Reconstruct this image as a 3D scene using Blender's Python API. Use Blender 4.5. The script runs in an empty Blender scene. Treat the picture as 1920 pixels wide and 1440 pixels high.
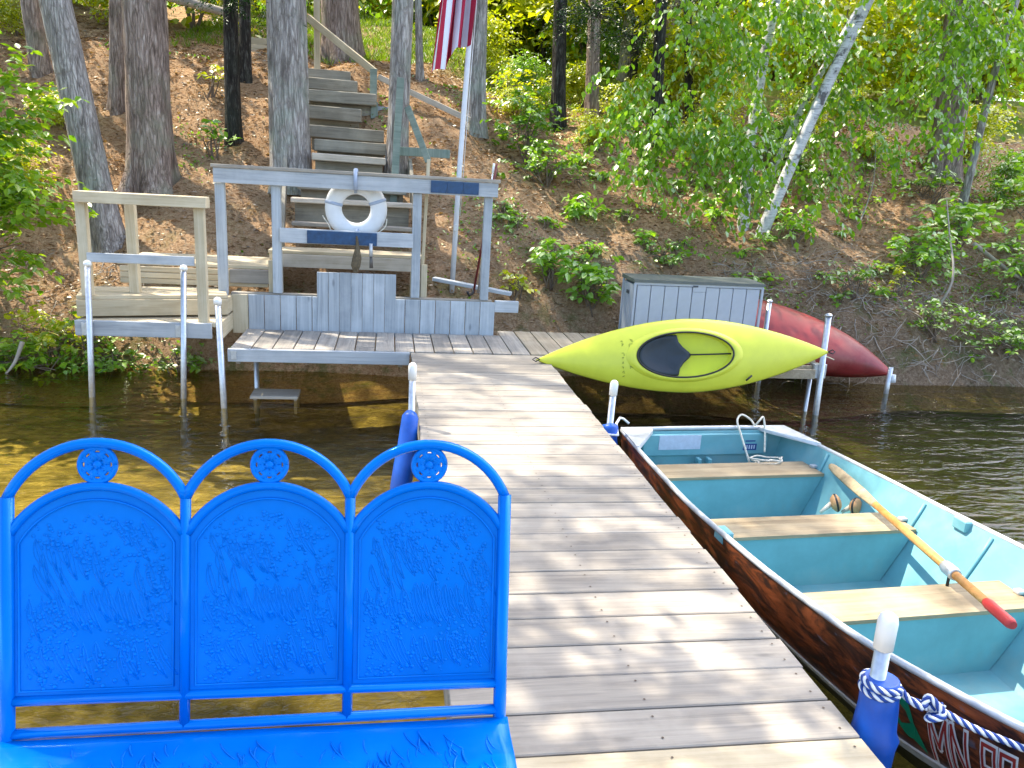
import bpy, bmesh, math, random
import numpy as np
from mathutils import Vector, Matrix, Quaternion
random.seed(7); rng=np.random.default_rng(11)
S=bpy.context.scene; COL=S.collection
# ------------------------------------------------------------------ camera, sky, sun, exposure
cam=bpy.data.objects.new('camera',bpy.data.cameras.new('camera')); COL.objects.link(cam)
cam.data.sensor_width=36; cam.data.lens=27.75; cam.data.clip_start=.05; cam.data.clip_end=600
m=Matrix(((0.98761,-0.14644,0.05643),(-0.01682,0.2587,0.96581),(-0.15604,-0.95479,0.25303))).transposed().to_4x4()
m.translation=Vector((0,0,1.67)); cam.matrix_world=m; S.camera=cam
SUN=Vector((-.62,.45,1.12)).normalized()
w=bpy.data.worlds.new('World'); S.world=w; w.use_nodes=True
nt=w.node_tree; bg=nt.nodes['Background']; sk=nt.nodes.new('ShaderNodeTexSky'); sk.sky_type='NISHITA'; sk.sun_disc=False
sk.sun_elevation=math.asin(SUN.z); sk.sun_rotation=-math.atan2(SUN.x,SUN.y); sk.ozone_density=.8; sk.dust_density=2.5
nt.links.new(sk.outputs[0],bg.inputs[0]); bg.inputs[1].default_value=.15
sl=bpy.data.lights.new('sun','SUN'); sl.energy=2.9; sl.angle=math.radians(.6); sl.color=(1,.90,.74)
so=bpy.data.objects.new('sun',sl); COL.objects.link(so); so.rotation_euler=SUN.to_track_quat('Z','Y').to_euler(); so.location=(0,0,30)
S.view_settings.view_transform='Standard'; S.view_settings.look='None'; S.view_settings.gamma=1; S.view_settings.use_curve_mapping=False
S.view_settings.exposure=1.97
S.cycles.max_bounces=8; S.cycles.diffuse_bounces=4; S.cycles.transparent_max_bounces=12; S.cycles.glossy_bounces=3
S.cycles.use_denoising=True; S.cycles.sample_clamp_indirect=6
WL=-.56
# ------------------------------------------------------------------ tiny helpers
def tag(o,label=None,cat=None,group=None,kind=None):
    if label: o['label']=label
    if cat: o['category']=cat
    if group: o['group']=group
    if kind: o['kind']=kind
    return o
ORG={}
def empty(name,loc,label=None,cat=None,group=None,rot=None):
    o=bpy.data.objects.new(name,None); COL.objects.link(o); o.location=loc; o.empty_display_size=.1
    if rot is not None: o.rotation_mode='QUATERNION'; o.rotation_quaternion=rot; ORG[o.name]=Vector((0,0,0))
    else: ORG[o.name]=Vector(loc)
    return tag(o,label,cat,group)
def link(name,me,mat,parent,c):
    o=bpy.data.objects.new(name,me); COL.objects.link(o)
    if mat is not None and not me.materials: me.materials.append(mat)
    if parent is not None:
        o.parent=parent; o.location=Vector(c)-ORG[parent.name]
        ORG[o.name]=Vector(c)
    else: o.location=c; ORG[o.name]=Vector(c)
    return o
def mob(name,V,F,mat,parent=None,smooth=False,origin=None,mats=None,mi=None):
    V=np.asarray(V,float); c=V.mean(0) if origin is None else np.asarray(origin,float)
    me=bpy.data.meshes.new(name); me.from_pydata((V-c).tolist(),[],[tuple(f) for f in F])
    if mats:
        for x in mats: me.materials.append(x)
        if mi is not None: me.polygons.foreach_set('material_index',mi)
    if smooth: me.polygons.foreach_set('use_smooth',[True]*len(me.polygons))
    me.update(); return link(name,me,mat,parent,c)
BOX={}
def boxmesh(sx,sy,sz,bev=.004):
    k=(round(sx,3),round(sy,3),round(sz,3),bev)
    if k in BOX: return BOX[k]
    bm=bmesh.new(); bmesh.ops.create_cube(bm,size=1)
    for v in bm.verts: v.co=Vector((v.co.x*sx,v.co.y*sy,v.co.z*sz))
    if bev: bmesh.ops.bevel(bm,geom=bm.edges[:],offset=bev,segments=1,affect='EDGES')
    me=bpy.data.meshes.new('block'); bm.to_mesh(me); bm.free(); BOX[k]=me; return me
def box(name,a,b,mat,parent=None,bev=.004,rz=0):
    a=Vector(a);b=Vector(b); s=b-a; me=boxmesh(abs(s.x),abs(s.y),abs(s.z),bev)
    if me.materials and me.materials[0]!=mat: me=me.copy(); me.materials.clear()
    o=link(name,me,mat,parent,(a+b)/2)
    if rz: o.rotation_euler.z=rz
    return o
def beam(name,p0,p1,wd,ht,mat,parent=None,up=(0,0,1),bev=.004):
    """bar from p0 to p1, long axis on local X"""
    p0=Vector(p0);p1=Vector(p1); d=p1-p0; L=d.length; x=d.normalized(); y=Vector(up).cross(x).normalized(); z=x.cross(y)
    me=boxmesh(L,wd,ht,bev)
    if me.materials and me.materials[0]!=mat: me=me.copy(); me.materials.clear()
    o=link(name,me,mat,parent,(p0+p1)/2)
    o.rotation_mode='QUATERNION'; o.rotation_quaternion=Matrix((x,y,z)).transposed().to_quaternion(); return o
def tubeVF(P,R,n=10,cap=True,closed=False,squash=1,off=0):
    P=[Vector(p) for p in P]; N=len(P); R=R if hasattr(R,'__len__') else [R]*N
    V=[];F=[]; ref=None
    for i in range(N):
        t=(P[(i+1)%N]-P[i-1]) if closed else (P[min(i+1,N-1)]-P[max(i-1,0)])
        t.normalize()
        if ref is None: ref=t.orthogonal().normalized() if abs(t.z)<.9 else Vector((1,0,0))
        u=(ref-ref.dot(t)*t).normalized(); v=t.cross(u); ref=u
        for k in range(n):
            a=2*math.pi*k/n; V.append(P[i]+(u*math.cos(a)+v*math.sin(a)*squash)*R[i])
    for i in range(N if closed else N-1):
        j=(i+1)%N
        for k in range(n): F.append((off+i*n+k,off+i*n+(k+1)%n,off+j*n+(k+1)%n,off+j*n+k))
    if cap and not closed: F.append(tuple(off+k for k in range(n))[::-1]); F.append(tuple(off+(N-1)*n+k for k in range(n)))
    return [tuple(v) for v in V],F
def tube(name,P,R,mat,parent=None,n=10,cap=True,closed=False,squash=1):
    V,F=tubeVF(P,R,n,cap,closed,squash); o=mob(name,V,F,mat,parent)
    me=o.data; me.polygons.foreach_set('use_smooth',[len(p.vertices)==4 for p in me.polygons]); return o
def tubes(name,L,mat,parent=None,n=5):
    V=[];F=[]
    for P,R in L:
        v,f=tubeVF(P,R,n,True,False,1,len(V)); V+=v;F+=f
    return mob(name,V,F,mat,parent,smooth=True)
def lathe(name,prof,c,mat,parent=None,n=24,axis=(0,0,1),smooth=True):
    ax=Vector(axis).normalized(); u=ax.orthogonal().normalized(); v=ax.cross(u); c=Vector(c); V=[];F=[]
    for r,h in prof:
        for k in range(n): a=2*math.pi*k/n; V.append(tuple(c+ax*h+(u*math.cos(a)+v*math.sin(a))*r))
    for i in range(len(prof)-1):
        for k in range(n): F.append((i*n+k,i*n+(k+1)%n,(i+1)*n+(k+1)%n,(i+1)*n+k))
    F.append(tuple(range(n))[::-1]); F.append(tuple((len(prof)-1)*n+k for k in range(n)))
    o=mob(name,V,F,mat,parent,smooth=smooth); o.data.polygons.foreach_set('use_smooth',[smooth and len(p.vertices)==4 for p in o.data.polygons]); return o
# ------------------------------------------------------------------ materials
def newmat(name):
    M=bpy.data.materials.new(name); M.use_nodes=True; n=M.node_tree; b=n.nodes['Principled BSDF']; return M,n,b
def N(n,t,**k):
    x=n.nodes.new('ShaderNode'+t)
    for a,v in k.items(): setattr(x,a,v)
    return x
def tc(n,scale=(1,1,1),rnd=False,out='Object'):
    c=N(n,'TexCoord'); mp=N(n,'Mapping'); mp.inputs['Scale'].default_value=scale
    if rnd:
        oi=N(n,'ObjectInfo'); ml=N(n,'VectorMath',operation='SCALE'); ml.inputs[0].default_value=(31,17,23); n.links.new(oi.outputs['Random'],ml.inputs['Scale'])
        ad=N(n,'VectorMath',operation='ADD'); n.links.new(c.outputs[out],ad.inputs[0]); n.links.new(ml.outputs[0],ad.inputs[1]); n.links.new(ad.outputs[0],mp.inputs[0])
    else: n.links.new(c.outputs[out],mp.inputs[0])
    return mp.outputs[0]
def noise(n,vec,s,d=6,r=.6,dist=0):
    x=N(n,'TexNoise'); x.inputs['Scale'].default_value=s; x.inputs['Detail'].default_value=d; x.inputs['Roughness'].default_value=r; x.inputs['Distortion'].default_value=dist
    n.links.new(vec,x.inputs['Vector']); return x.outputs['Fac']
def ramp(n,f,pts,mode='LINEAR'):
    r=N(n,'ValToRGB'); r.color_ramp.interpolation=mode; e=r.color_ramp.elements
    while len(e)<len(pts): e.new(.5)
    for i,(p,c) in enumerate(pts): e[i].position=p; e[i].color=(*c,1) if hasattr(c,'__len__') else (c,c,c,1)
    n.links.new(f,r.inputs[0]); return r.outputs[0]
def mix(n,f,a,b,mode='MIX'):
    x=N(n,'Mix',data_type='RGBA',blend_type=mode)
    for s,v in ((0,f),(6,a),(7,b)):
        if hasattr(v,'links'): n.links.new(v,x.inputs[s])
        elif s==0: x.inputs[0].default_value=v
        else: x.inputs[s].default_value=(*v,1)
    return x.outputs[2]
def math_(n,op,a,b=0.):
    x=N(n,'Math',operation=op)
    for i,v in enumerate((a,b)):
        if hasattr(v,'links'): n.links.new(v,x.inputs[i])
        else: x.inputs[i].default_value=v
    return x.outputs[0]
def bump(n,b,h,st=.3,dist=.01):
    x=N(n,'Bump'); x.inputs['Strength'].default_value=st; x.inputs['Distance'].default_value=dist; n.links.new(h,x.inputs['Height']); n.links.new(x.outputs[0],b.inputs['Normal']); return x
def wood(name,c,dark,light,axis=0,rough=.85,knots=.5,var=.25,stain=None):
    M,n,b=newmat(name); sc=[26,26,26]; sc[axis]=1.0
    v=tc(n,sc,True); g=noise(n,v,1,8,.65,1.2)
    sc2=[9,9,9]; sc2[axis]=.6; v2=tc(n,sc2,True); g2=noise(n,v2,1,4,.6,.5)
    col=ramp(n,g,[(.25,dark),(.5,c),(.78,light)])
    col=mix(n,math_(n,'MULTIPLY',ramp(n,g2,[(.35,0),(.7,1)]),.55),col,dark)
    vb=tc(n,(2.6,2.6,2.6),True); bl=noise(n,vb,1.3,5,.6)
    col=mix(n,math_(n,'MULTIPLY',ramp(n,bl,[(.45,0),(.7,1)]),.5),col,stain or light)
    vo=N(n,'TexVoronoi'); sk_=[5,5,5]; sk_[axis]=1.6; n.links.new(tc(n,sk_,True),vo.inputs['Vector']); vo.inputs['Scale'].default_value=1
    kn=ramp(n,vo.outputs['Distance'],[(.03,1),(.085,0)]); col=mix(n,math_(n,'MULTIPLY',kn,knots),col,tuple(x*.45 for x in dark))
    oi=N(n,'ObjectInfo'); hv=N(n,'HueSaturation'); n.links.new(col,hv.inputs['Color'])
    mr=N(n,'MapRange'); n.links.new(oi.outputs['Random'],mr.inputs[0]); mr.inputs[3].default_value=1-var; mr.inputs[4].default_value=1+var*.8; n.links.new(mr.outputs[0],hv.inputs['Value'])
    n.links.new(hv.outputs[0],b.inputs['Base Color']); b.inputs['Roughness'].default_value=rough; b.inputs['Specular IOR Level'].default_value=.25
    bump(n,b,g,.55,.006); return M
def plain(name,c,rough=.5,metal=0,var=.12,scale=8,bs=.08,spec=.5,dirt=None,coat=0):
    M,n,b=newmat(name); v=tc(n,(1,1,1)); g=noise(n,v,scale,6,.6)
    col=ramp(n,g,[(.3,tuple(x*(1-var) for x in c)),(.7,tuple(min(1,x*(1+var)) for x in c))])
    if dirt: col=mix(n,math_(n,'MULTIPLY',ramp(n,noise(n,v,scale*.45,8,.7),[(.5,0),(.68,1)]),.6),col,dirt)
    n.links.new(col,b.inputs['Base Color'])
    rr=ramp(n,g,[(.2,max(0,rough-.12)),(.8,min(1,rough+.12))]); n.links.new(rr,b.inputs['Roughness'])
    b.inputs['Metallic'].default_value=metal; b.inputs['Specular IOR Level'].default_value=spec; b.inputs['Coat Weight'].default_value=coat; b.inputs['Coat Roughness'].default_value=.15
    if bs: bump(n,b,noise(n,v,scale*3,4,.6),bs,.004)
    return M
def leafmat(name,c1,c2,trans=1.0,rough=.5,dead=None):
    M,n,b=newmat(name); n.nodes.remove(b); out=n.nodes['Material Output']
    ge=N(n,'NewGeometry'); pos=N(n,'TexCoord')
    f=noise(n,pos.outputs['Object'],1.1,3,.6)
    f=math_(n,'ADD',math_(n,'MULTIPLY',ge.outputs['Random Per Island'],.65),math_(n,'MULTIPLY',f,.45))
    pts=[(.15,c1),(.85,c2)]
    if dead: pts+= [(.97,dead)]
    col=ramp(n,f,pts)
    d=N(n,'BsdfDiffuse'); n.links.new(col,d.inputs[0])
    tr=N(n,'BsdfTranslucent'); tcx=mix(n,1.0,col,(1.25*trans,1.25*trans,.45*trans),'MULTIPLY'); n.links.new(tcx,tr.inputs[0])
    m1=N(n,'MixShader'); m1.inputs[0].default_value=.5; n.links.new(d.outputs[0],m1.inputs[1]); n.links.new(tr.outputs[0],m1.inputs[2])
    gl=N(n,'BsdfGlossy'); gl.inputs['Roughness'].default_value=rough; gl.inputs[0].default_value=(.9,.92,.85,1)
    fr=N(n,'Fresnel'); fr.inputs[0].default_value=1.4
    m2=N(n,'MixShader'); n.links.new(math_(n,'MULTIPLY',fr.outputs[0],.2),m2.inputs[0]); n.links.new(m1.outputs[0],m2.inputs[1]); n.links.new(gl.outputs[0],m2.inputs[2])
    n.links.new(m2.outputs[0],out.inputs[0]); return M
GR=(.30,.30,.31);
wdeckX=wood('weathered_deck_boards',(.31,.28,.235),(.175,.158,.138),(.44,.40,.335),0,var=.16)
wdeckY=wood('weathered_shore_boards',(.31,.29,.255),(.17,.155,.14),(.46,.41,.34),1,var=.2)
wtanY=wood('tan_shore_boards',(.42,.35,.25),(.25,.2,.14),(.55,.47,.35),1,var=.15)
wnewX=wood('new_lumber_x',(.52,.44,.30),(.36,.29,.18),(.66,.58,.42),0,var=.1,knots=.35)
wnewZ=wood('new_lumber_z',(.55,.48,.34),(.40,.33,.21),(.68,.61,.46),2,var=.08,knots=.35)
wgrayX=wood('gray_painted_x',(.43,.46,.485),(.27,.295,.32),(.57,.60,.62),0,var=.08)
wgrayZ=wood('gray_painted_z',(.40,.44,.47),(.24,.27,.30),(.54,.58,.61),2,var=.14)
wstair=wood('old_stair_timber',(.30,.275,.22),(.15,.135,.10),(.44,.41,.33),0,var=.2)
wstairl=wood('pale_stair_board',(.50,.44,.36),(.33,.28,.21),(.62,.56,.47),0,var=.1)
wgreenZ=wood('mossy_post_wood',(.22,.28,.24),(.12,.16,.13),(.34,.38,.32),2,var=.1)
wseat=wood('boat_seat_wood',(.33,.26,.16),(.17,.125,.075),(.47,.39,.26),0,var=.06,knots=.2,rough=.6)
woar=wood('varnished_oar_wood',(.50,.24,.07),(.30,.12,.03),(.62,.36,.14),0,var=.02,knots=0,rough=.4)
walu=plain('galvanised_pipe',(.55,.58,.62),.38,.75,.15,30,.05)
wcap=plain('white_pipe_cap',(.78,.78,.76),.45,0,.05)
mblue=plain('blue_vinyl_bumper',(.003,.08,.42),.45,0,.15,12,.05)
mbench=plain('glossy_blue_paint',(.0,.15,.60),.18,0,.18,2.5,.26,.75)
mwhite=plain('white_plastic',(.72,.74,.76),.45,0,.05,9,.03)
mstrap=plain('pale_blue_strap',(.35,.42,.55),.6)
mrope=plain('pale_rope',(.62,.58,.48),.9,0,.25,60,.3)
myel=plain('yellow_kayak_plastic',(.64,.66,.05),.38,0,.06,6,.03,.5)
myeli=plain('kayak_inner_yellow',(.58,.62,.010),.4,0,.08,4,.02)
mseat=plain('dark_navy_seat_pad',(.012,.021,.030),.5,0,.25,14,.15)
mblack=plain('black_rubber',(.012,.012,.014),.5)
mred=plain('faded_maroon_hull',(.24,.026,.028),.42,0,.25,4,.06,.5,(.34,.10,.08))
mfi=plain('storage_box_resin',(.36,.40,.46),.5,0,.06,10,.04)
mfid=plain('storage_box_dark_lid',(.10,.115,.11),.5,0,.1,10,.04)
mline=plain('storage_box_groove',(.06,.07,.085),.6)
mteal=plain('teal_boat_paint',(.16,.38,.42),.5,0,.18,3,.08,.4,(.30,.38,.36))
mgun=plain('worn_aluminium_rail',(.52,.54,.56),.42,.35,.15,14,.05)
msolar=plain('dark_blue_strip',(.012,.055,.14),.35,0,.3,20,.03)
mrod=plain('dark_red_rod',(.14,.02,.02),.4)
mlabel=plain('grey_white_decal',(.50,.56,.66),.5,0,.1,30,.02)
minkb=plain('navy_decal_ink',(.02,.06,.22),.5)
mgreen=plain('green_sticker',(.0,.22,.12),.45)
mredp=plain('red_letter_paint',(.30,.03,.025),.5)
mgrip=plain('red_rubber_grip',(.50,.03,.03),.5)
mtan=plain('tan_leather_float',(.50,.27,.12),.55,0,.2,10,.1)
mink=plain('olive_marker_ink',(.20,.24,.02),.7,0,0,8,0)
mbench.node_tree.nodes['Principled BSDF'].inputs['Specular Tint'].default_value=(.10,.50,1,1)
# hull outer: rusty brown with black scuffs
def hullmat():
    M,n,b=newmat('rusty_brown_hull_band'); v=tc(n,(1.5,1.5,5)); g=noise(n,v,2.6,9,.7,1.2)
    col=ramp(n,g,[(.34,(.012,.010,.012)),(.46,(.06,.022,.014)),(.55,(.21,.055,.02)),(.75,(.34,.10,.04))])
    col=mix(n,ramp(n,noise(n,tc(n,(1,1,3)),9,5,.6),[(.63,0),(.70,.7)]),col,(.10,.12,.16))
    n.links.new(col,b.inputs['Base Color']); b.inputs['Roughness'].default_value=.38; bump(n,b,g,.15,.004); return M
mhull=hullmat()
mstripe=plain('grey_hull_stripe',(.34,.38,.42),.45,0,.15,14,.05)
mbott=plain('black_olive_hull_bottom',(.020,.022,.014),.4,0,.4,8,.08,.4,(.05,.05,.03))
def barkmat(name,c,dark,light,scale=1.0):
    M,n,b=newmat(name); v=tc(n,(9*scale,9*scale,1.6*scale),True); g=noise(n,v,1.6,9,.72,1.0)
    vo=N(n,'TexVoronoi',feature='DISTANCE_TO_EDGE'); dv=N(n,'VectorMath',operation='ADD'); nz=N(n,'TexNoise'); nz.inputs['Scale'].default_value=.9; nz.inputs['Detail'].default_value=5; n.links.new(tc(n,(13*scale,13*scale,3*scale),True),nz.inputs['Vector']); sv=N(n,'VectorMath',operation='SCALE'); sv.inputs['Scale'].default_value=1.6; n.links.new(nz.outputs['Color'],sv.inputs[0]); n.links.new(tc(n,(19*scale,19*scale,2.6*scale),True),dv.inputs[0]); n.links.new(sv.outputs[0],dv.inputs[1]); n.links.new(dv.outputs[0],vo.inputs['Vector']); vo.inputs['Scale'].default_value=1.3
    cr=ramp(n,vo.outputs['Distance'],[(.0,0),(.16,1)])
    col=ramp(n,g,[(.38,dark),(.52,c),(.66,light)]); col=mix(n,math_(n,'MULTIPLY',math_(n,'SUBTRACT',1.,cr),.5),col,dark)
    col=mix(n,math_(n,'MULTIPLY',ramp(n,noise(n,tc(n,(1,1,1)),2.2,6,.6),[(.5,0),(.68,1)]),.45),col,(c[0]*.8,c[1]*1.12,c[2]*.95))
    n.links.new(col,b.inputs['Base Color']); b.inputs['Roughness'].default_value=.92; b.inputs['Specular IOR Level'].default_value=.15
    bump(n,b,math_(n,'ADD',g,math_(n,'MULTIPLY',cr,.6)),.9,.02); return M
bgrey=barkmat('grey_pine_bark',(.37,.34,.315),(.16,.14,.125),(.58,.55,.51))
bred=barkmat('red_brown_pine_bark',(.34,.26,.215),(.13,.095,.075),(.50,.42,.37))
bdark=barkmat('dark_rough_bark',(.055,.048,.042),(.02,.018,.016),(.16,.16,.14),1.6)
def birchmat():
    M,n,b=newmat('white_birch_bark'); g=noise(n,tc(n,(5,5,34)),1.2,6,.7,.6)
    g2=noise(n,tc(n,(6,6,5)),1.2,5,.6)
    col=ramp(n,g,[(.36,(.03,.03,.03)),(.43,(.46,.46,.45)),(.7,(.70,.70,.70))]); col=mix(n,ramp(n,g2,[(.54,0),(.64,.9)]),col,(.05,.045,.045))
    n.links.new(col,b.inputs['Base Color']); b.inputs['Roughness'].default_value=.7; bump(n,b,g,.3,.006); return M
bbirch=birchmat()
mtwig=plain('grey_brown_twig',(.17,.13,.10),.9,0,.4,3,0,.2)
mdead=plain('pale_dead_wood',(.34,.30,.25),.9,0,.3,4,.1,.2)
L_mid=leafmat('fresh_green_leaves',(.10,.25,.02),(.26,.44,.04))
L_bir=leafmat('birch_leaves',(.11,.27,.022),(.27,.45,.04))
L_yel=leafmat('sunlit_yellow_green_leaves',(.24,.34,.010),(.54,.54,.02),1.15)
L_low=leafmat('low_maple_leaves',(.16,.34,.03),(.30,.52,.05))
L_dark=leafmat('dark_fir_needles',(.008,.035,.010),(.025,.075,.018),.8)
L_left=leafmat('left_shrub_leaves',(.12,.28,.02),(.34,.50,.035),1,.4,(.34,.26,.07))
L_grass=leafmat('lawn_grass',(.12,.24,.015),(.24,.34,.03),1)
L_pine=leafmat('pine_needles',(.02,.07,.015),(.06,.13,.025),.8)
# ------------------------------------------------------------------ terrain
def ss(a,b,x):
    t=np.clip((np.asarray(x,float)-a)/(b-a),0,1); return t*t*(3-2*t)
PY=[-50,5.0,8.0,8.75,9.3,10.4,13.0,16,22,40,120]
PL=[-1.6,-1.25,-.95,-.6,.1,.95,2.95,4.0,5.2,6.2,9]
PR=[-1.7,-1.35,-1.05,-.62,.25,1.15,2.55,3.3,4.6,6.0,9]
def ground(x,y):
    x=np.asarray(x,float); y=np.asarray(y,float)
    w_=ss(.5,3,x); s=.12*np.sin(x*.9+1)+.06*np.sin(x*2.3); yy=y+s*(1-ss(12,16,y))
    z=np.interp(yy,PY,PL)*(1-w_)+np.interp(yy,PY,PR)*w_
    b=.06*np.sin(x*1.7+y*1.1)+.04*np.sin(x*3.1-y*2.3+2)+.10*np.sin(x*.5+.7*y)
    b=b+.035*np.sin(x*5.1+y*2.7)*np.sin(y*4.3-x*1.9)+.018*np.sin(x*11.3-y*3)*np.sin(y*9.1+x*2)
    return z+b*ss(8.8,10,y)
def gz(x,y): return float(ground(x,y))
xs=np.concatenate([np.linspace(-90,-9,28),np.linspace(-8.8,12,150),np.linspace(12.6,95,28)])
ys=np.concatenate([np.linspace(8.35,18,150),np.linspace(18.4,110,60)])
def sheet(name,xs,ys,zf,mat,rough=0):
    X,Y=np.meshgrid(xs,ys); Z=zf(X,Y)
    if rough:
        Z=Z+rough*(rng.random(Z.shape)-.5)*ss(8.6,9.4,Y)
    V=np.stack([X,Y,Z],-1).reshape(-1,3); nx=len(xs)
    i=np.arange(len(ys)-1)[:,None]*nx+np.arange(nx-1)[None]; i=i.ravel()
    F=np.stack([i,i+1,i+nx+1,i+nx],1)
    return mob(name,V,F.tolist(),mat,smooth=True,origin=(0,0,0))
def groundmat():
    M,n,b=newmat('pine_needle_litter'); v=tc(n)
    g=noise(n,v,26,9,.75,.8); g1=noise(n,v,1.1,4,.6); g2=noise(n,v,75,5,.7)
    col=ramp(n,g,[(.26,(.13,.07,.035)),(.42,(.42,.245,.125)),(.58,(.60,.41,.24)),(.8,(.70,.57,.40))])
    col=mix(n,math_(n,'MULTIPLY',ramp(n,g2,[(.55,0),(.66,1)]),.6),col,(.55,.40,.27))
    col=mix(n,ramp(n,g1,[(.45,0),(.72,.45)]),col,(.10,.055,.03))
    sp=N(n,'SeparateXYZ'); n.links.new(v,sp.inputs[0])
    # bank strip near the water: dark humus, roots, moss
    q=math_(n,'ADD',sp.outputs[1],math_(n,'MULTIPLY',g1,1.6)); f=ramp(n,math_(n,'DIVIDE',math_(n,'SUBTRACT',q,8.),5.),[(.25,1),(.8,0)])
    xr=ramp(n,math_(n,'DIVIDE',math_(n,'ADD',sp.outputs[0],6.),14.),[(.42,.35),(.78,1)])
    bank=ramp(n,g,[(.3,(.05,.038,.028)),(.5,(.18,.135,.095)),(.7,(.34,.275,.20))]); col=mix(n,math_(n,'MULTIPLY',f,xr),col,bank)
    moss=ramp(n,noise(n,v,2.6,7,.7),[(.52,0),(.62,.7)]); col=mix(n,math_(n,'MULTIPLY',moss,f),col,(.07,.12,.025))
    # lawn at the top of the hill, centre
    ly=ramp(n,math_(n,'DIVIDE',math_(n,'SUBTRACT',sp.outputs[1],13.),6.),[(.2,0),(.5,1)]); lx=ramp(n,math_(n,'DIVIDE',math_(n,'ADD',sp.outputs[0],6.),14.),[(.35,0),(.48,1)])
    lm=math_(n,'MULTIPLY',math_(n,'MULTIPLY',ly,lx),ramp(n,noise(n,v,.6,4,.6),[(.35,.2),(.55,1)])); col=mix(n,lm,col,(.20,.28,.035))
    n.links.new(col,b.inputs['Base Color']); b.inputs['Roughness'].default_value=.95; b.inputs['Specular IOR Level'].default_value=.1
    bump(n,b,math_(n,'ADD',g,math_(n,'MULTIPLY',g2,.5)),.9,.05); return M
hs=sheet('hillside_ground',xs,ys,ground,groundmat(),.05); tag(hs,kind='structure')
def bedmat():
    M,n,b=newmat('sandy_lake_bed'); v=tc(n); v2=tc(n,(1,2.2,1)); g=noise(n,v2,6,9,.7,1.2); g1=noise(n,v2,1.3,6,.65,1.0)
    col=ramp(n,g,[(.3,(.13,.09,.03)),(.5,(.33,.25,.085)),(.72,(.60,.48,.21))]); col=mix(n,ramp(n,g1,[(.45,0),(.62,.8)]),col,(.11,.09,.03)); sp=N(n,'SeparateXYZ'); n.links.new(v,sp.inputs[0]); col=mix(n,ramp(n,math_(n,'DIVIDE',math_(n,'ADD',sp.outputs[1],math_(n,'MULTIPLY',g1,2.5)),8.),[(.52,.92),(.95,0)]),col,(.055,.045,.016)); col=mix(n,ramp(n,math_(n,'DIVIDE',math_(n,'ADD',sp.outputs[0],math_(n,'MULTIPLY',g1,2.)),8.),[(.22,0),(.42,.93)]),col,(.030,.034,.010))  # bed colour darkened towards the camera, painting in platform shade and deeper water
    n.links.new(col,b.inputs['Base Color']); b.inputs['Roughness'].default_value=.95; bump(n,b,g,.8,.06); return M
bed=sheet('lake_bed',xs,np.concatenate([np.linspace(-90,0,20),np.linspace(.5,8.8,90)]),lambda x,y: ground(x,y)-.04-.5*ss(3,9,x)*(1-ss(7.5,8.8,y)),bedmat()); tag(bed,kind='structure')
def watermat():
    M,n,b=newmat('lake_water'); n.nodes.remove(b); out=n.nodes['Material Output']
    v=tc(n,(1.0,2.6,1)); h=math_(n,'ADD',noise(n,v,2.6,2,.5,.9),math_(n,'MULTIPLY',noise(n,v,10,2,.5,.5),.18))
    bp=N(n,'Bump'); bp.inputs['Strength'].default_value=.5; bp.inputs['Distance'].default_value=.06; n.links.new(h,bp.inputs['Height'])
    fr=N(n,'Fresnel'); fr.inputs[0].default_value=1.33; n.links.new(bp.outputs[0],fr.inputs['Normal'])
    t=N(n,'BsdfTransparent'); t.inputs[0].default_value=(.87,.84,.53,1)
    gl=N(n,'BsdfGlossy'); gl.inputs['Roughness'].default_value=.015; n.links.new(bp.outputs[0],gl.inputs['Normal'])
    mx=N(n,'MixShader'); n.links.new(fr.outputs[0],mx.inputs[0]); n.links.new(t.outputs[0],mx.inputs[1]); n.links.new(gl.outputs[0],mx.inputs[2]); n.links.new(mx.outputs[0],out.inputs[0]); return M
wa=mob('lake_water',[(-90,-90,WL),(95,-90,WL),(95,10.5,WL),(-90,10.5,WL)],[(0,1,2,3)],watermat(),origin=(0,0,WL)); tag(wa,kind='structure')
# ------------------------------------------------------------------ main dock
dk=empty('main_dock',(.87,4,0),'long grey plank dock running from the foreground to the shore','dock')
T=.038; y=.083; k=0
edges=[]
while y<7.40:
    wb=.181
    edges.append((y,y+wb)); y+=wb+.007
for (a,b_) in edges:
    first= 1.76<a<1.95 or a<1.7
    jit=random.uniform(-.006,.006)
    box('deck_board',(.222+jit,a,-T+random.uniform(-.0015,.0015)),(1.518+jit+random.uniform(-.004,.004),b_,random.uniform(-.002,.002)),wnewX if (a<1.9) else wdeckX,dk)
for x in (.245,.87,1.495): beam('stringer',(x,.0,-.115),(x,7.40,-.115),.04,.15,wdeckX,dk)
def pole(name,p0,p1,r,parent,capL=.1,capmat=wcap):
    p0=Vector(p0);p1=Vector(p1); o=tube(name,[p0,p1],r,walu,parent,16)
    d=(p1-p0).normalized(); c=lathe('pole_cap',[(r*1.25,-capL),(r*1.28,-.012),(r*1.1,.006),(r*.6,.016),(.001,.02)],p1,capmat,o,16,d); return o
pole('post',(.17,5.20,-1.6),(.165,5.16,.42),.022,dk,.10)
pole('post',(1.555,5.22,-1.6),(1.578,5.20,.315),.023,dk,.09)
pole('post',(1.605,2.03,-1.6),(1.612,2.06,.365),.025,dk,.11)
pole('post',(.165,2.02,-1.6),(.165,2.02,-.02),.034,dk,.04)
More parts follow.
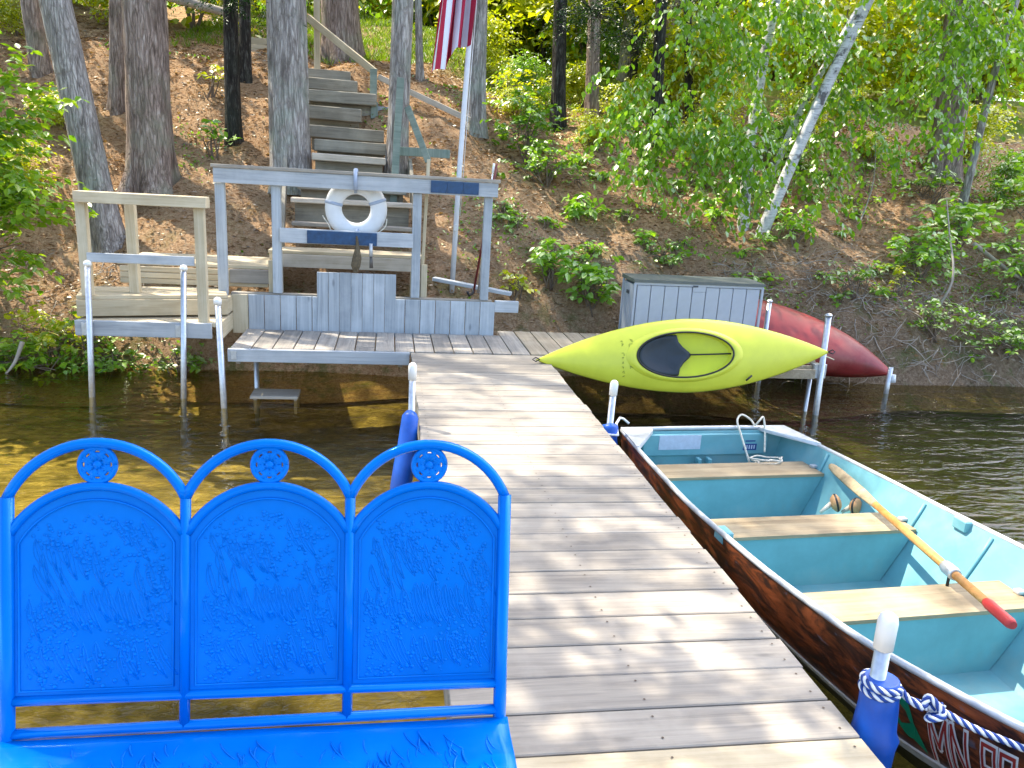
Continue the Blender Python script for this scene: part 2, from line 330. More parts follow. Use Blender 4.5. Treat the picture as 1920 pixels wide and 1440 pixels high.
# bolts heads on boards as joined stuff (screws)
V=[];F=[]
for (a,b_) in edges:
    if a<1.7: continue
    for x in (.27,.87,1.47):
        for yy in (a+.04,b_-.04):
            o=len(V); r=.0045
            for q in range(6): V.append((x+r*math.cos(q*1.047)+random.uniform(-.0,.0),yy+r*math.sin(q*1.047),.0035))
            F.append(tuple(range(o,o+6)))
sc=mob('screw_heads',V,F,plain('rusty_screw',(.10,.07,.05),.6,.3),dk); tag(sc,kind='stuff')
# bumper sleeves
def bumper(P,R,label,loc):
    e=empty('dock_bumper',loc,label,'dock bumper','blue vinyl bumpers on the dock posts'); 
    V,F=tubeVF(P,R,20); o=mob('sleeve',V,F,mblue,e); o.data.polygons.foreach_set('use_smooth',[len(p.vertices)==4 for p in o.data.polygons]); return e
bumper([(.165,5.165,.075),(.158,5.15,.065),(.15,5.13,.0),(.14,5.08,-.12),(.12,5.02,-.24),(.10,4.95,-.36),(.095,4.92,-.58),(.095,4.92,-.62)],[.045,.056,.058,.066,.070,.070,.068,.05],'blue vinyl bumper bulging from the post left of the dock, behind the bench',(.16,5.1,.1))
bumper([(1.575,5.205,.0),(1.575,5.20,-.008),(1.572,5.20,-.1),(1.585,5.15,-.25),(1.59,5.12,-.45),(1.59,5.12,-.6)],[.05,.060,.062,.068,.066,.05],'blue vinyl bumper tied with white cord beside the boat transom',(1.58,5.4,0))
bumper([(1.620,2.05,.15),(1.620,2.05,.145),(1.625,2.045,.05),(1.622,2.04,-.03),(1.62,2.03,-.055),(1.62,2.03,-.09),(1.612,2.02,-.25),(1.61,2.02,-.5),(1.61,2.02,-.62)],[.050,.058,.062,.068,.077,.070,.066,.064,.05],'large blue bumper with striped rope around its top, nearest the camera',(1.62,2.04,.05))
# ------------------------------------------------------------------ bench platform (mostly under the bench)
bp_=empty('bench_platform',(-.9,.9,0),'grey plank platform carrying the blue bench','dock')
yy=-1.2; i=0
for i in range(16):
    a=-1.2+i*.188
    if a+.178<1.82: box('deck_board',(-2.3,a,-T),(.205,a+.178,random.uniform(-.002,.002)),wdeckX,bp_)
beam('fascia',(-2.3,1.80,-.10),(.19,1.80,-.10),.036,.19,wgrayX,bp_)
for x in (-2.2,-.7): tube('post',[(x,1.86,-1.5),(x,1.86,.05)],.03,walu,bp_,12)
# ------------------------------------------------------------------ shore platform
sp_=empty('shore_platform',(1.4,7.95,0),'low plank platform along the shore with grey front board','dock')
x=-1.44; i=0
while x<4.30:
    wb=.178; mt=wdeckY if x<1.35 else wtanY
    ja=random.uniform(-.012,.012)
    if -0.86<x<.1 and i%2==0 or i==3:
        box('deck_board',(x,7.455,-T),(x+wb,7.60,random.uniform(-.003,.001)),mt,sp_); box('deck_board',(x,7.61,-T),(x+wb,8.34+ja*0,random.uniform(-.003,.002)),mt,sp_)
    else: box('deck_board',(x,7.455,-T),(x+wb,8.345 if x<1.1 else 8.62+ja,random.uniform(-.003,.003)),mt,sp_)
    x+=wb+.011; i+=1
box('fascia',(-1.46,7.405,-.125),(.205,7.445,-.004),wgrayX,sp_)
box('fascia',(1.53,7.415,-.16),(4.36,7.447,-.045),wtanY,sp_)
for x in (-1.40,.1,1.4,3.0,4.2): box('joist',(x,7.47,-.16),(x+.04,8.6,-.045),wdeckY,sp_)
pole('post',(-1.48,7.36,-1.4),(-1.525,7.38,.46),.028,sp_,.05)
tube('post',[(-1.32,8.1,-1.4),(-1.32,8.1,-.1)],.025,walu,sp_,12)
box('bracket',(-1.43,7.398,-.1),(-1.38,7.405,-.02),walu,sp_,0)
pole('post',(4.47,7.36,-1.5),(4.42,7.37,.50),.030,sp_,.0,walu)
pole('post',(4.42,8.66,-1.2),(4.42,8.66,.44),.028,sp_,.0,walu)
tube('post',[(4.40,7.50,-1.5),(4.40,7.50,-.05)],.022,walu,sp_,12)
box('bracket',(4.36,7.38,-.17),(4.50,7.46,-.02),walu,sp_,.004)
# ------------------------------------------------------------------ railing wall with skirt boards
rl=empty('dock_railing',(-.3,8.42,0),'tall grey wooden railing with plank skirt behind the shore platform','railing')
x=-1.585; zt=.355
n_=17; wv=(1.135+1.585)/n_
for i in range(n_):
    a=-1.585+i*wv; 
    if -.69<a+wv/2<.08: continue
    box('skirt_board',(a,8.36+random.uniform(0,.004),-.05),(a+wv-.006,8.385,zt),wgrayZ if i else wnewZ,rl,.003)
n2=7; w2=.81/n2
for i in range(n2): a=-.735+i*w2; box('skirt_board',(a,8.345+random.uniform(0,.004),-.05),(a+w2-.003,8.372,.615+random.uniform(-.002,.002)),wgrayZ,rl,.002)
box('skirt_cap',(-1.60,8.39,.335),(1.10,8.47,.372),wdeckX,rl)
box('skirt_cap',(1.13,8.37,.25),(1.39,8.41,.375),wgrayX,rl)
for (x,z1,z2) in ((-1.675,.30,1.455),(-1.135,.375,1.455),(.275,.375,1.455)):
    box('post',(x-.045,8.38,z1),(x+.045,8.465,z2),wgrayZ,rl)
box('post',(.97,8.38,.375),(1.055,8.465,1.455),wgrayZ,rl)
box('top_rail',(-1.72,8.335,1.457),(1.10,8.378,1.60),wgrayX,rl); box('rail_cap',(-1.74,8.32,1.602),(1.12,8.49,1.635),wdeckX,rl)
box('middle_rail',(-1.10,8.345,.90),(.24,8.385,1.045),wgrayX,rl)
box('solar_strip',(-.83,8.332,.905),(-.13,8.344,1.035),msolar,rl); 
for i in range(3): box('solar_strip',(.405+i*.165,8.322,1.472),(.405+i*.165+.162,8.334,1.592),msolar,rl,.001)
box('brace_post',(-1.235,8.47,.15),(-1.165,8.52,.70),wnewZ,rl)
box('brace_post',(.335,8.47,.15),(.40,8.52,.72),wnewZ,rl)
# life ring
lr=empty('life_ring',(-.35,8.53,1.25),'white life ring with pale straps hanging behind the grey railing','life ring')
P=[(-.35+.205*math.cos(a),8.285,1.275+.165*math.sin(a)*1.0) for a in np.linspace(0,2*math.pi,48,endpoint=False)]
P=[(-.35+.232*math.cos(a),8.545,1.262+.232*math.sin(a)) for a in np.linspace(0,2*math.pi,48,endpoint=False)]
tube('ring_body',P,.086,mwhite,lr,16,closed=True,squash=.62)
for a in (.35,math.pi-.2-.0,-1.5,1.6):
    c=Vector((-.35+.232*math.cos(a),8.545,1.262+.232*math.sin(a))); t=Vector((-math.sin(a),0,math.cos(a)))
    tube('strap',[c-t*.016,c+t*.016],.0915,mstrap,lr,16,squash=.64)
ra=[ (-.35+.335*math.cos(a)+.012*math.sin(9*a),8.46,1.26+.325*math.sin(a)) for a in np.linspace(-2.9,-.25,26)]
tube('grab_rope',ra,.006,mrope,lr,6)
lp=[(-.35,8.33,1.66),(-.35,8.28,1.60),(-.35,8.24,1.45)]
tube('hanging_strap',[(-.35,8.50,1.50),(-.35,8.50,1.655),(-.35,8.31,1.655),(-.35,8.318,1.46)],.02,mstrap,lr,6)
# tools hanging from the middle rail
t1=empty('hanging_minnow_net',(-.33,8.3,.95),'dark olive net bundle hanging from the middle rail','net')
V,F=tubeVF([(-.335,8.335,1.0),(-.33,8.32,.92),(-.325,8.31,.86),(-.33,8.305,.78),(-.34,8.305,.70),(-.345,8.31,.63)],[.008,.015,.03,.042,.045,.02],12); 
V=[(v[0]+random.uniform(-.006,.006),v[1]+random.uniform(-.006,.006),v[2]) for v in V]; mob('net_bundle',V,F,plain('olive_net',(.11,.085,.05),.9,0,.5,40,.5),t1)
t2=empty('hanging_trowel',(-.18,8.32,.9),'small grey handled scoop hanging beside the olive net','tool')
tube('handle',[(-.19,8.32,.93),(-.188,8.315,.80)],.018,mgun,t2,10); tube('blade',[(-.188,8.315,.80),(-.183,8.31,.68)],[.014,.02],plain('dull_steel',(.12,.11,.10),.5,.5),t2,8,squash=.4)
# ------------------------------------------------------------------ left stepped landing
sl_=empty('stepped_landing',(-2.25,8.2,0),'new tan lumber stepped landing with post rail left of the railing','steps')
def poly_prism(name,pts,z0,z1,mat,parent):
    n=len(pts); V=[(x,y,z0) for x,y in pts]+[(x,y,z1) for x,y in pts]
    F=[tuple(range(n))[::-1],tuple(range(n,2*n))]+[(i,(i+1)%n,n+(i+1)%n,n+i) for i in range(n)]
    return mob(name,V,F,mat,parent)
box('lower_fascia',(-2.87,7.715,.02),(-1.66,7.752,.165),wgrayX,sl_)
for i in range(6): a=7.757+i*.146; box('tread_board',(-2.86,a,.125),(-1.60,a+.14,.165),wnewX,sl_)
beam('side_fascia',(-1.60,7.76,.08),(-1.60,8.55,.08),.036,.17,wnewX,sl_)
# angled second step
A=Vector((-2.87,7.80,0)); B=Vector((-1.58,8.12,0)); d=(B-A).normalized(); nn=Vector((-d.y,d.x,0))
for i in range(4):
    a=A+nn*(.01+i*.146+.07); b=B+nn*(.01+i*.146+.07); beam('tread_board',(a.x,a.y,.362),(b.x,b.y,.362),.14,.036,wnewX,sl_)
beam('front_fascia',(A.x,A.y,.265),(B.x,B.y,.265),.038,.155,wnewX,sl_)
beam('side_fascia',(-2.865,7.83,.265),(-2.865,8.5,.265),.036,.15,wnewX,sl_)
beam('side_fascia',(-1.60,8.15,.265),(-1.60,8.9,.265),.036,.16,wnewX,sl_)
# third landing
for i in range(6): a=8.62+i*.146; box('tread_board',(-2.75,a,.585),(-1.22,a+.14,.62),wnewX,sl_)
for i,z in enumerate((.40,.46,.52)): box('riser_board',(-2.72,8.585,z),(-1.26,8.615,z+.055),wnewX,sl_)
box('front_fascia',(-1.64,8.56,.44),(-1.2,8.60,.585),wdeckX,sl_)
for (x,yv,z1,z2) in ((-2.775,7.80,.38,1.235),(-2.43,8.05,.38,1.235),(-1.745,7.77,.16,1.235)): box('rail_post',(x-.044,yv-.0,z1),(x+.044,yv+.088,z2),wnewZ,sl_)
beam('top_rail',(-2.80,7.80,1.285),(-1.66,7.78,1.285),.15,.10,wnewX,sl_)
box('cross_board',(-2.74,7.77,.70),(-1.80,7.795,.785),wgrayX,sl_)
pole('support_pole',(-2.79,7.68,-1.4),(-2.70,7.67,.71),.027,sl_,.03); pole('support_pole',(-1.97,7.67,-1.4),(-1.875,7.68,.70),.027,sl_,.03)
for x in (-2.755,-1.93): box('bracket',(x-.05,7.69,.03),(x+.05,7.713,.15),walu,sl_,.003)
# box step behind railing
bs_=empty('box_step',(-.5,9.4,.6),'pale wooden box step behind the railing at the foot of the stairs','step')
for i in range(3): box('tread_board',(-1.34,9.20+i*.15,.70),(.37,9.345+i*.15,.735),wnewX,bs_)
box('front_fascia',(-1.20,9.19,.55),(.30,9.225,.697),wstairl,bs_); box('side_fascia',(-1.33,9.21,.3),(-1.29,9.63,.697),wnewX,bs_)
box('leg',(-1.27,9.22,.0),(-1.19,9.3,.55),wnewZ,bs_); box('leg',(.24,9.22,.0),(.31,9.3,.55),wnewZ,bs_)
# hill stairs
st=empty('hill_stairs',(-.5,10,1),'weathered timber stairs climbing the hill behind the railing','stairs')
steps=[(9.75,1.02,-1.15,.28,wdeckX,.05),(9.95,1.29,-1.18,.27,wstairl,.06),(10.35,1.52,-1.15,.2,wstair,.14),(10.7,1.83,-1.0,-.07,wstairl,.09),(10.98,2.01,-1.0,-.06,wstair,.15),(11.35,2.20,-1.1,-.10,wstair,.16),(11.8,2.48,-1.2,-.42,wstair,.18),(12.0,2.70,-1.3,-.22,wstair,.16),(12.35,2.90,-1.45,-.50,wstair,.16),(12.75,3.06,-1.55,-.62,wstair,.15)]
for i,(yv,z,x0,x1,mt,h) in enumerate(steps):
    beam('stair_tread',(x0,yv+.08,z-h/2),(x1,yv+.08+random.uniform(-.02,.03),z-h/2-random.uniform(0,.02)),.16,h,mt,st,bev=.01)
    if i: box('riser_board',(x0+.03,yv+.17,z-.32),(x1-.04,yv+.20,z-.02),wstair,st)
for x in (-1.24,.34): beam('stringer',(x,9.6,.75),(x-.1,10.9,1.75),.045,.22,wstair,st)
# handrail group
hr=empty('hill_handrail',(-.2,12,2.6),'green-stained handrail and posts beside the hill stairs','handrail')
beam('rail',(-1.25,13.0,3.78),(-.25,12.32,3.02),.05,.10,wnewX,hr); beam('post',(-.27,12.30,2.2),(-.27,12.30,3.06),.10,.10,wgreenZ,hr,up=(1,0,0))
beam('rail',(-.2,12.32,2.96),(1.1,11.8,2.42),.05,.08,wstairl,hr)
beam('post',(.03,10.52,1.1),(.10,10.52,2.78),.11,.09,wgreenZ,hr,up=(1,0,0)); beam('brace',(.19,10.55,2.45),(.47,10.5,1.80),.05,.08,wgreenZ,hr)
beam('post',(-1.12,13.0,3.0),(-1.12,13.0,4.3),.09,.09,wnewX,hr,up=(1,0,0))
rw=empty('retaining_beam',(.3,12.2,2.4),'grey plank set level across the slope right of the stairs','retaining wall')
box('beam_board',(-.29,12.2,2.38),(1.0,12.26,2.55),wgrayX,rw); box('beam_board',(.08,10.75,1.86),(.76,10.8,1.97),wgreenZ,rw); box('backing_board',(.15,12.27,1.9),(.95,12.3,2.38),wtanY,rw)
box('stake',(-.30,12.12,1.9),(-.20,12.19,2.6),wgreenZ,rw)
# lumber at top left: deck edge & pale log rail
ul=empty('upper_deck_edge',(-2.4,14.5,3.7),'yellowish lumber deck edge at the top of the hill behind the dark trunks','deck')
for i in range(3): box('edge_board',(-2.6,13.9+i*.4,3.22+i*.16),(-1.35,14.0+i*.4,3.36+i*.16),wnewX,ul)
lg=tube('fallen_log',[(-3.45,13.2,3.97),(-3.0,13.15,3.88),(-2.5,13.1,3.78),(-2.15,13.05,3.68)],[.06,.065,.06,.05],mdead,None,12); tag(lg,'pale log rail leaning behind the pines at the top left','log')
# yellow pole, rods, rake, flat lumber behind
yp=beam('pole',(.34,8.53,.36),(.385,8.53,1.80),.035,.035,wnewX,None,up=(0,1,0)); yp.name='wooden_pole'; tag(yp,'thin tan wooden pole standing just behind the right centre railing post','pole')
ob=empty('boat_hook',(1.0,8.8,.4),'dark red and black boat hook leaning behind the right railing post','boat hook')
tube('shaft',[(.93,8.72,.40),(1.10,8.56,1.80)],.013,mrod,ob,8); tube('hook_head',[(.93,8.72,.46),(.92,8.71,.40),(.88,8.70,.37),(.86,8.70,.42)],.016,mblack,ob,8)
ob=empty('fishing_rod',(1.0,8.7,.4),'slim grey rod with white tip leaning beside the dark red boat hook','fishing rod')
tube('shaft',[(.97,8.60,.42),(1.065,8.55,1.78)],[.011,.008],walu,ob,8); tube('tip_guard',[(1.06,8.552,1.70),(1.07,8.55,1.80)],.012,mwhite,ob,8)
ob=beam('flat_board',(.50,9.05,.50),(1.36,8.75,.40),.10,.04,wgrayX); tag(ob,'narrow grey board lying on the bank behind the right end of the railing','board')
# ------------------------------------------------------------------ flagpole & flag
fp=empty('flagpole',(.74,9.39,.3),'white flagpole standing on the bank behind the railing','flagpole')
tube('pole',[(.735,9.38,.05),(.775,9.38,1.65),(.825,9.38,2.94),(.93,9.38,5.4)],.03,plain('white_pole_paint',(.66,.69,.74),.35,0,.05),fp,16)
lathe('finial',[(.001,-.05),(.04,-.035),(.055,0),(.04,.035),(.001,.05)],(.932,9.38,5.45),plain('gold_ball',(.6,.4,.1),.3,.8),fp,16)
tube('halyard',[(.80,9.335,1.2),(.87,9.33,3.0),(.955,9.34,5.2)],.004,mwhite,fp,5); box('cleat',(.73,9.33,1.02),(.77,9.36,1.1),walu,fp,.004)
def flag():
    nu,nv=78,40; V=[];F=[];mi=[]
    for j in range(nv+1):
        v=j/nv
        for i in range(nu+1):
            u=i/nu
            # hoist side u=1 near the pole; cloth hangs limp: strong vertical folds
            topz=4.9-.95*(1-u)*.35; bot=2.74+.22*ss(.42,.62,u)+.08*u
            z=topz+(bot-topz)*v
            width=.46*(1-.12*v)
            x=.40+.05*(v<0)+ (u**.9)*width + .10*(z-2.74)*.45 + .025*math.sin(u*19+v*2)
            yv=9.30+.085*math.sin(u*15+v*1.5)+.05*math.sin(u*6-v*3)
            # crossing fold: left half swings diagonally
            x+= (1-u)*.10*(1-v)
            V.append((x,yv,z))
    for j in range(nv):
        for i in range(nu):
            a=j*(nu+1)+i; F.append((a,a+1,a+nu+2,a+nu+1)); s=int((i+.5)/nu*13)
            mi.append(2 if (j<nv*.22 and i>nu*.46) else (s%2))
    cloth=lambda nm,c:leafmat(nm,tuple(x*.92 for x in c),c,.9,.6)
    o=mob('flag',V,F,None,None,smooth=True,mats=[plain('flag_red',(.42,.012,.05),.8,0,.08),plain('flag_white',(.66,.70,.80),.8,0,.05),plain('flag_blue',(.02,.03,.15),.8)],mi=mi)
    tag(o,'limp red and white striped flag hanging at the top of the flagpole','flag')
flag()
# ------------------------------------------------------------------ storage box
sb=empty('storage_box',(3.44,8.7,0),'grey plastic storage box with dark lid behind the yellow kayak','storage box')
bx0,bx1,by0,by1,bz=2.69,4.19,8.42,8.86,.64
box('body',(bx0+.02,by0+.02,.004),(bx1-.02,by1-.02,bz-.02),mline,sb,0)
wv=(bx1-bx0-.05)/9
for i in range(9): a=bx0+.025+i*wv; box('front_panel',(a+.004,by0,.02),(a+wv-.004,by0+.022,bz-.045 if i!=4 else bz-.10),mfi,sb,.003)
box('latch_plate',(bx0+.025+4*wv+.004,by0-.004,bz-.098),(bx0+.025+5*wv-.004,by0+.02,bz-.03),mfi,sb,.003); box('latch',(3.36,by0-.012,bz-.045),(3.42,by0-.005,bz-.025),mline,sb,.002)
ws=(by1-by0-.05)/4
for i in range(4): a=by0+.025+i*ws; box('side_panel',(bx0,a+.004,.02),(bx0+.022,a+ws-.004,bz-.045),mfi,sb,.003)
box('side_handle',(bx0-.01,8.60,bz-.17),(bx0-.001,8.70,bz-.13),mline,sb,.003)
for (x,yv) in ((bx0,by0),(bx1,by0),(bx0,by1),(bx1,by1)): box('corner_post',(x-.012,yv-.012,.004),(x+.016,yv+.016,bz-.02),mfi,sb,.004)
box('upper_trim',(bx0-.008,by0-.008,bz-.04),(bx1+.008,by0-.0005,bz-.012),mfi,sb,.002)
V=[];F=[]
lid=[(bx0-.02,by0-.02,bz-.012),(bx1+.02,by0-.02,bz-.012),(bx1+.02,by1+.02,bz-.012),(bx0-.02,by1+.02,bz-.012),(bx0-.02,by0-.02,bz+.02),(bx1+.02,by0-.02,bz+.02),(bx1+.02,by1+.02,bz+.03),(bx0-.02,by1+.02,bz+.03)]
mob('lid',lid,[(0,3,2,1),(4,5,6,7),(0,1,5,4),(1,2,6,5),(2,3,7,6),(3,0,4,7)],mfid,sb)
# ------------------------------------------------------------------ yellow kayak (lying on its side, deck to the lake)
def frame(xd,zd):
    x=Vector(xd).normalized(); z=Vector(zd); z=(z-z.dot(x)*x).normalized(); y=z.cross(x); return Matrix((x,y,z)).transposed().to_quaternion()
kq=frame((2.95,.05,.13),(.0,-.95,.32))
ky=empty('kayak',(2.86,7.10,.10),'yellow kayak tipped on its side against the platform, cockpit facing the lake','kayak',rot=kq)
LK=2.98
def khw(s): return .345*max(0,1-abs(s)**1.8)**.98     # half width at s in -1..1
def kdeck(s,t):   # t -1..1 across: deck height
    h=khw(s)/.345; return .05*h+.095*h*(1-abs(t)**2.2)+.03*abs(s)**3*0
ns=60; nt_=10
V=[];F=[]; 
Sx=[math.sin(math.pi/2*q) for q in np.linspace(-1,1,ns+1)]
ring=2*nt_+8
prof=[]
for s in Sx:
    hw=max(khw(s),.004); row=[]
    for q in range(2*nt_+1):
        t=-1+q/nt_; row.append((s*LK/2,t*hw,kdeck(s,t)))
    # seam lip then hull
    hd=.24*(max(0,1-abs(s)**3))**.7
    for (t,dz) in ((1.03,-.015),(1.0,-.05),(.88,-.55),(.60,-.88),(.25,-1.0),(-.25,-1.0),(-.60,-.88),(-.88,-.55),(-1.0,-.05),(-1.03,-.015)):
        row.append((s*LK/2,t*hw,.05*hw/.345+(dz*hd if dz<-.05 else dz*hw/.345)))
    prof.append(row)
m_=len(prof[0]); CKX,CKA,CKB=-.07,.50,.225
def incock(x,yv): return ((x-CKX)/CKA)**2+(yv/CKB)**2<1
for row in prof: V+=row
for i in range(ns):
    for q in range(m_):
        j=(q+1)%m_; f=(i*m_+q,(i+1)*m_+q,(i+1)*m_+j,i*m_+j)
        c=np.mean([V[a] for a in f],0)
        if q<2*nt_ and incock(c[0],c[1]): continue
        F.append(f)
F.append(tuple(range(m_))[::-1]); F.append(tuple(ns*m_+q for q in range(m_)))
hull=mob('hull',V,F,myel,ky,smooth=True,origin=(0,0,0))
# raised cockpit collar covering the stepped edge
def cko(a,sc,dz):
    x=CKX+CKA*sc*math.cos(a); yv=CKB*sc*math.sin(a); s=x/(LK/2); hw=khw(s); return (x,yv,kdeck(s,min(1,abs(yv)/hw))+dz)
na=64; V=[];F=[]
for a in np.linspace(0,2*math.pi,na,endpoint=False):
    V+= [cko(a,1.16,.001),cko(a,1.10,.012),cko(a,1.02,.020),cko(a,.97,.012),cko(a,.93,-.01),cko(a,.90,-.12),(CKX+CKA*.8*math.cos(a),CKB*.8*math.sin(a),-.135)]
for i in range(na):
    for q in range(6): F.append((i*7+q,((i+1)%na)*7+q,((i+1)%na)*7+q+1,i*7+q+1))
F.append(tuple(i*7+6 for i in range(na)))
mob('cockpit_rim',V,F,myel,ky,smooth=True,origin=(0,0,0))
tube('rim_seal',[cko(a,.955,.013) for a in np.linspace(0,2*math.pi,80,endpoint=False)],.009,mblack,ky,6,closed=True)
# inner sloping floor of the cockpit
V=[(CKX,0,.0)]; 
for a in np.linspace(0,2*math.pi,60,endpoint=False):
    p=cko(a,.94,0); V.append((p[0],p[1],p[2]-.05))
F=[(0,1+i,1+(i+1)%60) for i in range(60)]; mob('inner_hull',V,F,myeli,ky,smooth=True,origin=(0,0,0))
# seat pad: rounded lobe on the left with a scalloped edge and point
pts=[]
for a in np.linspace(math.pi*.5,math.pi*1.5,26): pts.append((CKX-.10+.36*math.cos(a),.200*math.sin(a)))
pts+=[(CKX-.06,-.195),(CKX-.045,-.13),(CKX+.0,-.075),(CKX+.055,-.03),(CKX+.08,0),(CKX+.055,.03),(CKX+.0,.075),(CKX-.045,.13),(CKX-.06,.195)]
n=len(pts); V=[];F=[]
cx_=np.mean([p[0] for p in pts]); 
for k,(sc_,h) in enumerate(((1,.055),(.985,.085),(.93,.098),(.80,.092),(.6,.078),(.3,.068))):
    for p in pts: V.append((cx_+(p[0]-cx_)*sc_,p[1]*sc_,h))
for k in range(5):
    for i in range(n): F.append((k*n+i,k*n+(i+1)%n,(k+1)*n+(i+1)%n,(k+1)*n+i))
F.append(tuple(5*n+i for i in range(n)))
mob('seat_pad',V,F,mseat,ky,smooth=True,origin=(0,0,0))
tube('deck_seam',[(math.sin(math.pi/2*q)*LK/2,-1.028*max(khw(math.sin(math.pi/2*q)),.004),.05*khw(math.sin(math.pi/2*q))/.345-.015) for q in np.linspace(-.97,.97,60)],.0035,mink,ky,5)
tube('centre_strap',[(CKX+.06,0,.102),(CKX+.2,0,.10),(CKX+.47,0,.11)],.008,mblack,ky,6)
tube('side_clip',[(.60,-.215,.10),(.54,-.262,.095)],.009,mblack,ky,6)
def kstroke(pp): return [(x,yv,kdeck(x/(LK/2),min(1,abs(yv)/khw(x/(LK/2))))+.002) for x,yv in pp]
Lst=[]
random.seed(5)
for yv in np.linspace(.15,-.19,9):      # hand-written vertical marks, two columns
    for xc,hh in ((-.60,.022),(-.68,.013)):
        if random.random()<.15: continue
        q=[(xc+random.uniform(-hh,hh),yv+random.uniform(-.016,.016)) for _ in range(4)]
        Lst.append((kstroke(q),.0022))
tubes('marker_lettering',Lst,mink,ky,4)['kind']='stuff'
tube('carry_loop',[(-1.46,0,.02),(-1.5,.02,.03),(-1.53,0,.03),(-1.5,-.02,.03),(-1.46,0,.02)],.006,mblack,ky,6)
tube('carry_loop',[(1.46,0,.02),(1.5,.02,.03),(1.53,0,.03),(1.5,-.02,.03),(1.46,0,.02)],.006,mblack,ky,6)
wst=beam('wood_strip',(3.70,7.62,.32),(4.60,7.44,.02),.03,.012,wnewX); tag(wst,'thin tan wood strip lying between the kayak and the red canoe','strip')
rb=beam('rack_beam',(3.2,7.36,-.12),(4.36,7.36,-.12),.035,.10,wtanY); tag(rb,'pale support board under the right end of the kayak','board')
# ------------------------------------------------------------------ maroon canoe, overturned
cq=frame((2.55,-1.25,-.58),(.25,-.80,.62))
cn=empty('canoe',(4.66,9.0,.03),'faded maroon canoe lying overturned on the bank right of the storage box','canoe',rot=cq)
LC=3.0; V=[];F=[]; ns=44; nq=14
for i in range(ns+1):
    s=math.sin(math.pi/2*(-1+2*i/ns)); hw=max(.003,.40*(1-abs(s)**1.9)**.95); dp=.36*(1-abs(s)**6*.5)*(.25+.75*(1-abs(s)**3))
    for q in range(nq+1):
        a=math.pi*q/nq; cs=math.cos(a); sn=math.sin(a)
        V.append((s*LC/2,math.copysign(abs(cs)**.75,cs)*hw,(sn**.7)*dp-.16+ (.05*abs(s)**4)*(1-sn)))
for i in range(ns):
    for q in range(nq): a=i*(nq+1)+q; F.append((a,a+nq+1,a+nq+2,a+1))
cb=mob('hull',V,F,mred,cn,smooth=True,origin=(0,0,0))
md=cb.modifiers.new('thickness','SOLIDIFY'); md.thickness=.012
for sgn in (-1,1):
    tube('gunwale',[(V[i*(nq+1)+(0 if sgn>0 else nq)]) for i in range(0,ns+1)],.012,plain('canoe_trim',(.26,.06,.06),.5),cn,6)
tube('keel_line',[(math.sin(math.pi/2*(-1+2*i/ns))*LC/2,0,V[i*(nq+1)+nq//2][2]+.002) for i in range(3,ns-2)],.008,mred,cn,6)
# bow pole hanging from the canoe tip
bc=empty('mooring_pole',(5.86,8.3,-.3),'short grey pole hanging from the tip of the maroon canoe into the water','pole')
tube('shaft',[(5.86,8.28,-.24),(5.84,8.26,-.75)],.028,walu,bc,10); tube('clamp',[(5.90,8.27,-.33),(5.91,8.265,-.42)],.03,mwhite,bc,10)
# submerged step stool
su=empty('step_stool',(-1.08,7.6,-.5),'small pale step stool standing in the water left of the dock','stool')
box('top',(-1.31,7.62,-.545),(-.86,7.90,-.515),wstairl,su)
for x in (-1.28,-.90):
    for yv in (7.64,7.85): box('leg',(x,yv,-.70),(x+.03,yv+.03,-.547),wstairl,su)
# ------------------------------------------------------------------ rowboat
bo=empty('rowboat',(2.345,5.33,0),'old brown and teal aluminium rowboat with three wooden seats moored by the dock','rowboat',rot=frame((-1,-.065,0),(0,0,1)))
# local frame: x = towards dock side (world -x), y = towards bow (world -y), z up
def hwf(s): return float(np.interp(s,[0,.6,1.3,2.2,2.8,3.4,3.8,4.1,4.3],[.66,.71,.755,.76,.715,.60,.46,.24,.012]))
def sheer(s): return float(np.interp(s,[0,1.5,2.8,3.4,4.3],[-.07,-.05,.01,.075,.20]))
HK=[0,.35,.6,1.3,2.2,2.8,3.4,3.8,4.1,4.3]
def smoothf(fn,s):
    return (fn(max(0,s-.15))+2*fn(s)+fn(min(4.3,s+.15)))/4 if .15<s<4.2 else fn(s)
def hsec(s,t,inner=0):
    """t 0 gunwale .. 1 keel: returns (half width, z)"""
    hw=smoothf(hwf,s)-inner; zs=smoothf(sheer,s); zb=-.66+.05*ss(2.8,4.3,s)*6*.5; zb=float(zb)+inner*.8
    ch=float(np.interp(s,[0,1,3,4.3],[.76,.68,.56,.38])); zc=zb+.10+.10*float(ss(2.5,4.3,s))
    if t<.72:
        u=t/.72; return hw*(1+(ch-1)*u**(1.1 if inner else 1.7)), zs+(zc-zs)*u
    u=(t-.72)/.28; return hw*ch*(1-u), zc+(zb-zc)*(u**.8)
tl=[0,.06,.14,.22,.30,.38,.46,.52,.58,.65,.72,.8,.9,1.0]
SS=[4.3*(i/56) for i in range(57)]
def hullside(sgn,inner,name,t0,t1,mat,nrm):
    tt=[t for t in np.linspace(t0,t1,max(3,int((t1-t0)*18)))]
    if t0<.72<t1: tt=sorted(set([round(float(t),4) for t in tt]+[.72]))
    V=[];F=[]
    for s in SS:
        for t in tt:
            hw,z=hsec(s,t,inner); z=max(z,-.53) if inner else z; V.append((sgn*hw,s if s<4.29 else 4.29-inner,z))
    k=len(tt)
    for i in range(len(SS)-1):
        for q in range(k-1):
            f=(i*k+q,(i+1)*k+q,(i+1)*k+q+1,i*k+q+1); F.append(f if (sgn>0)==(nrm>0) else f[::-1])
    return V,F
def joinVF(L):
    V=[];F=[]
    for v,f in L: o=len(V); V+=v; F+=[tuple(a+o for a in q) for q in f]
    return V,F
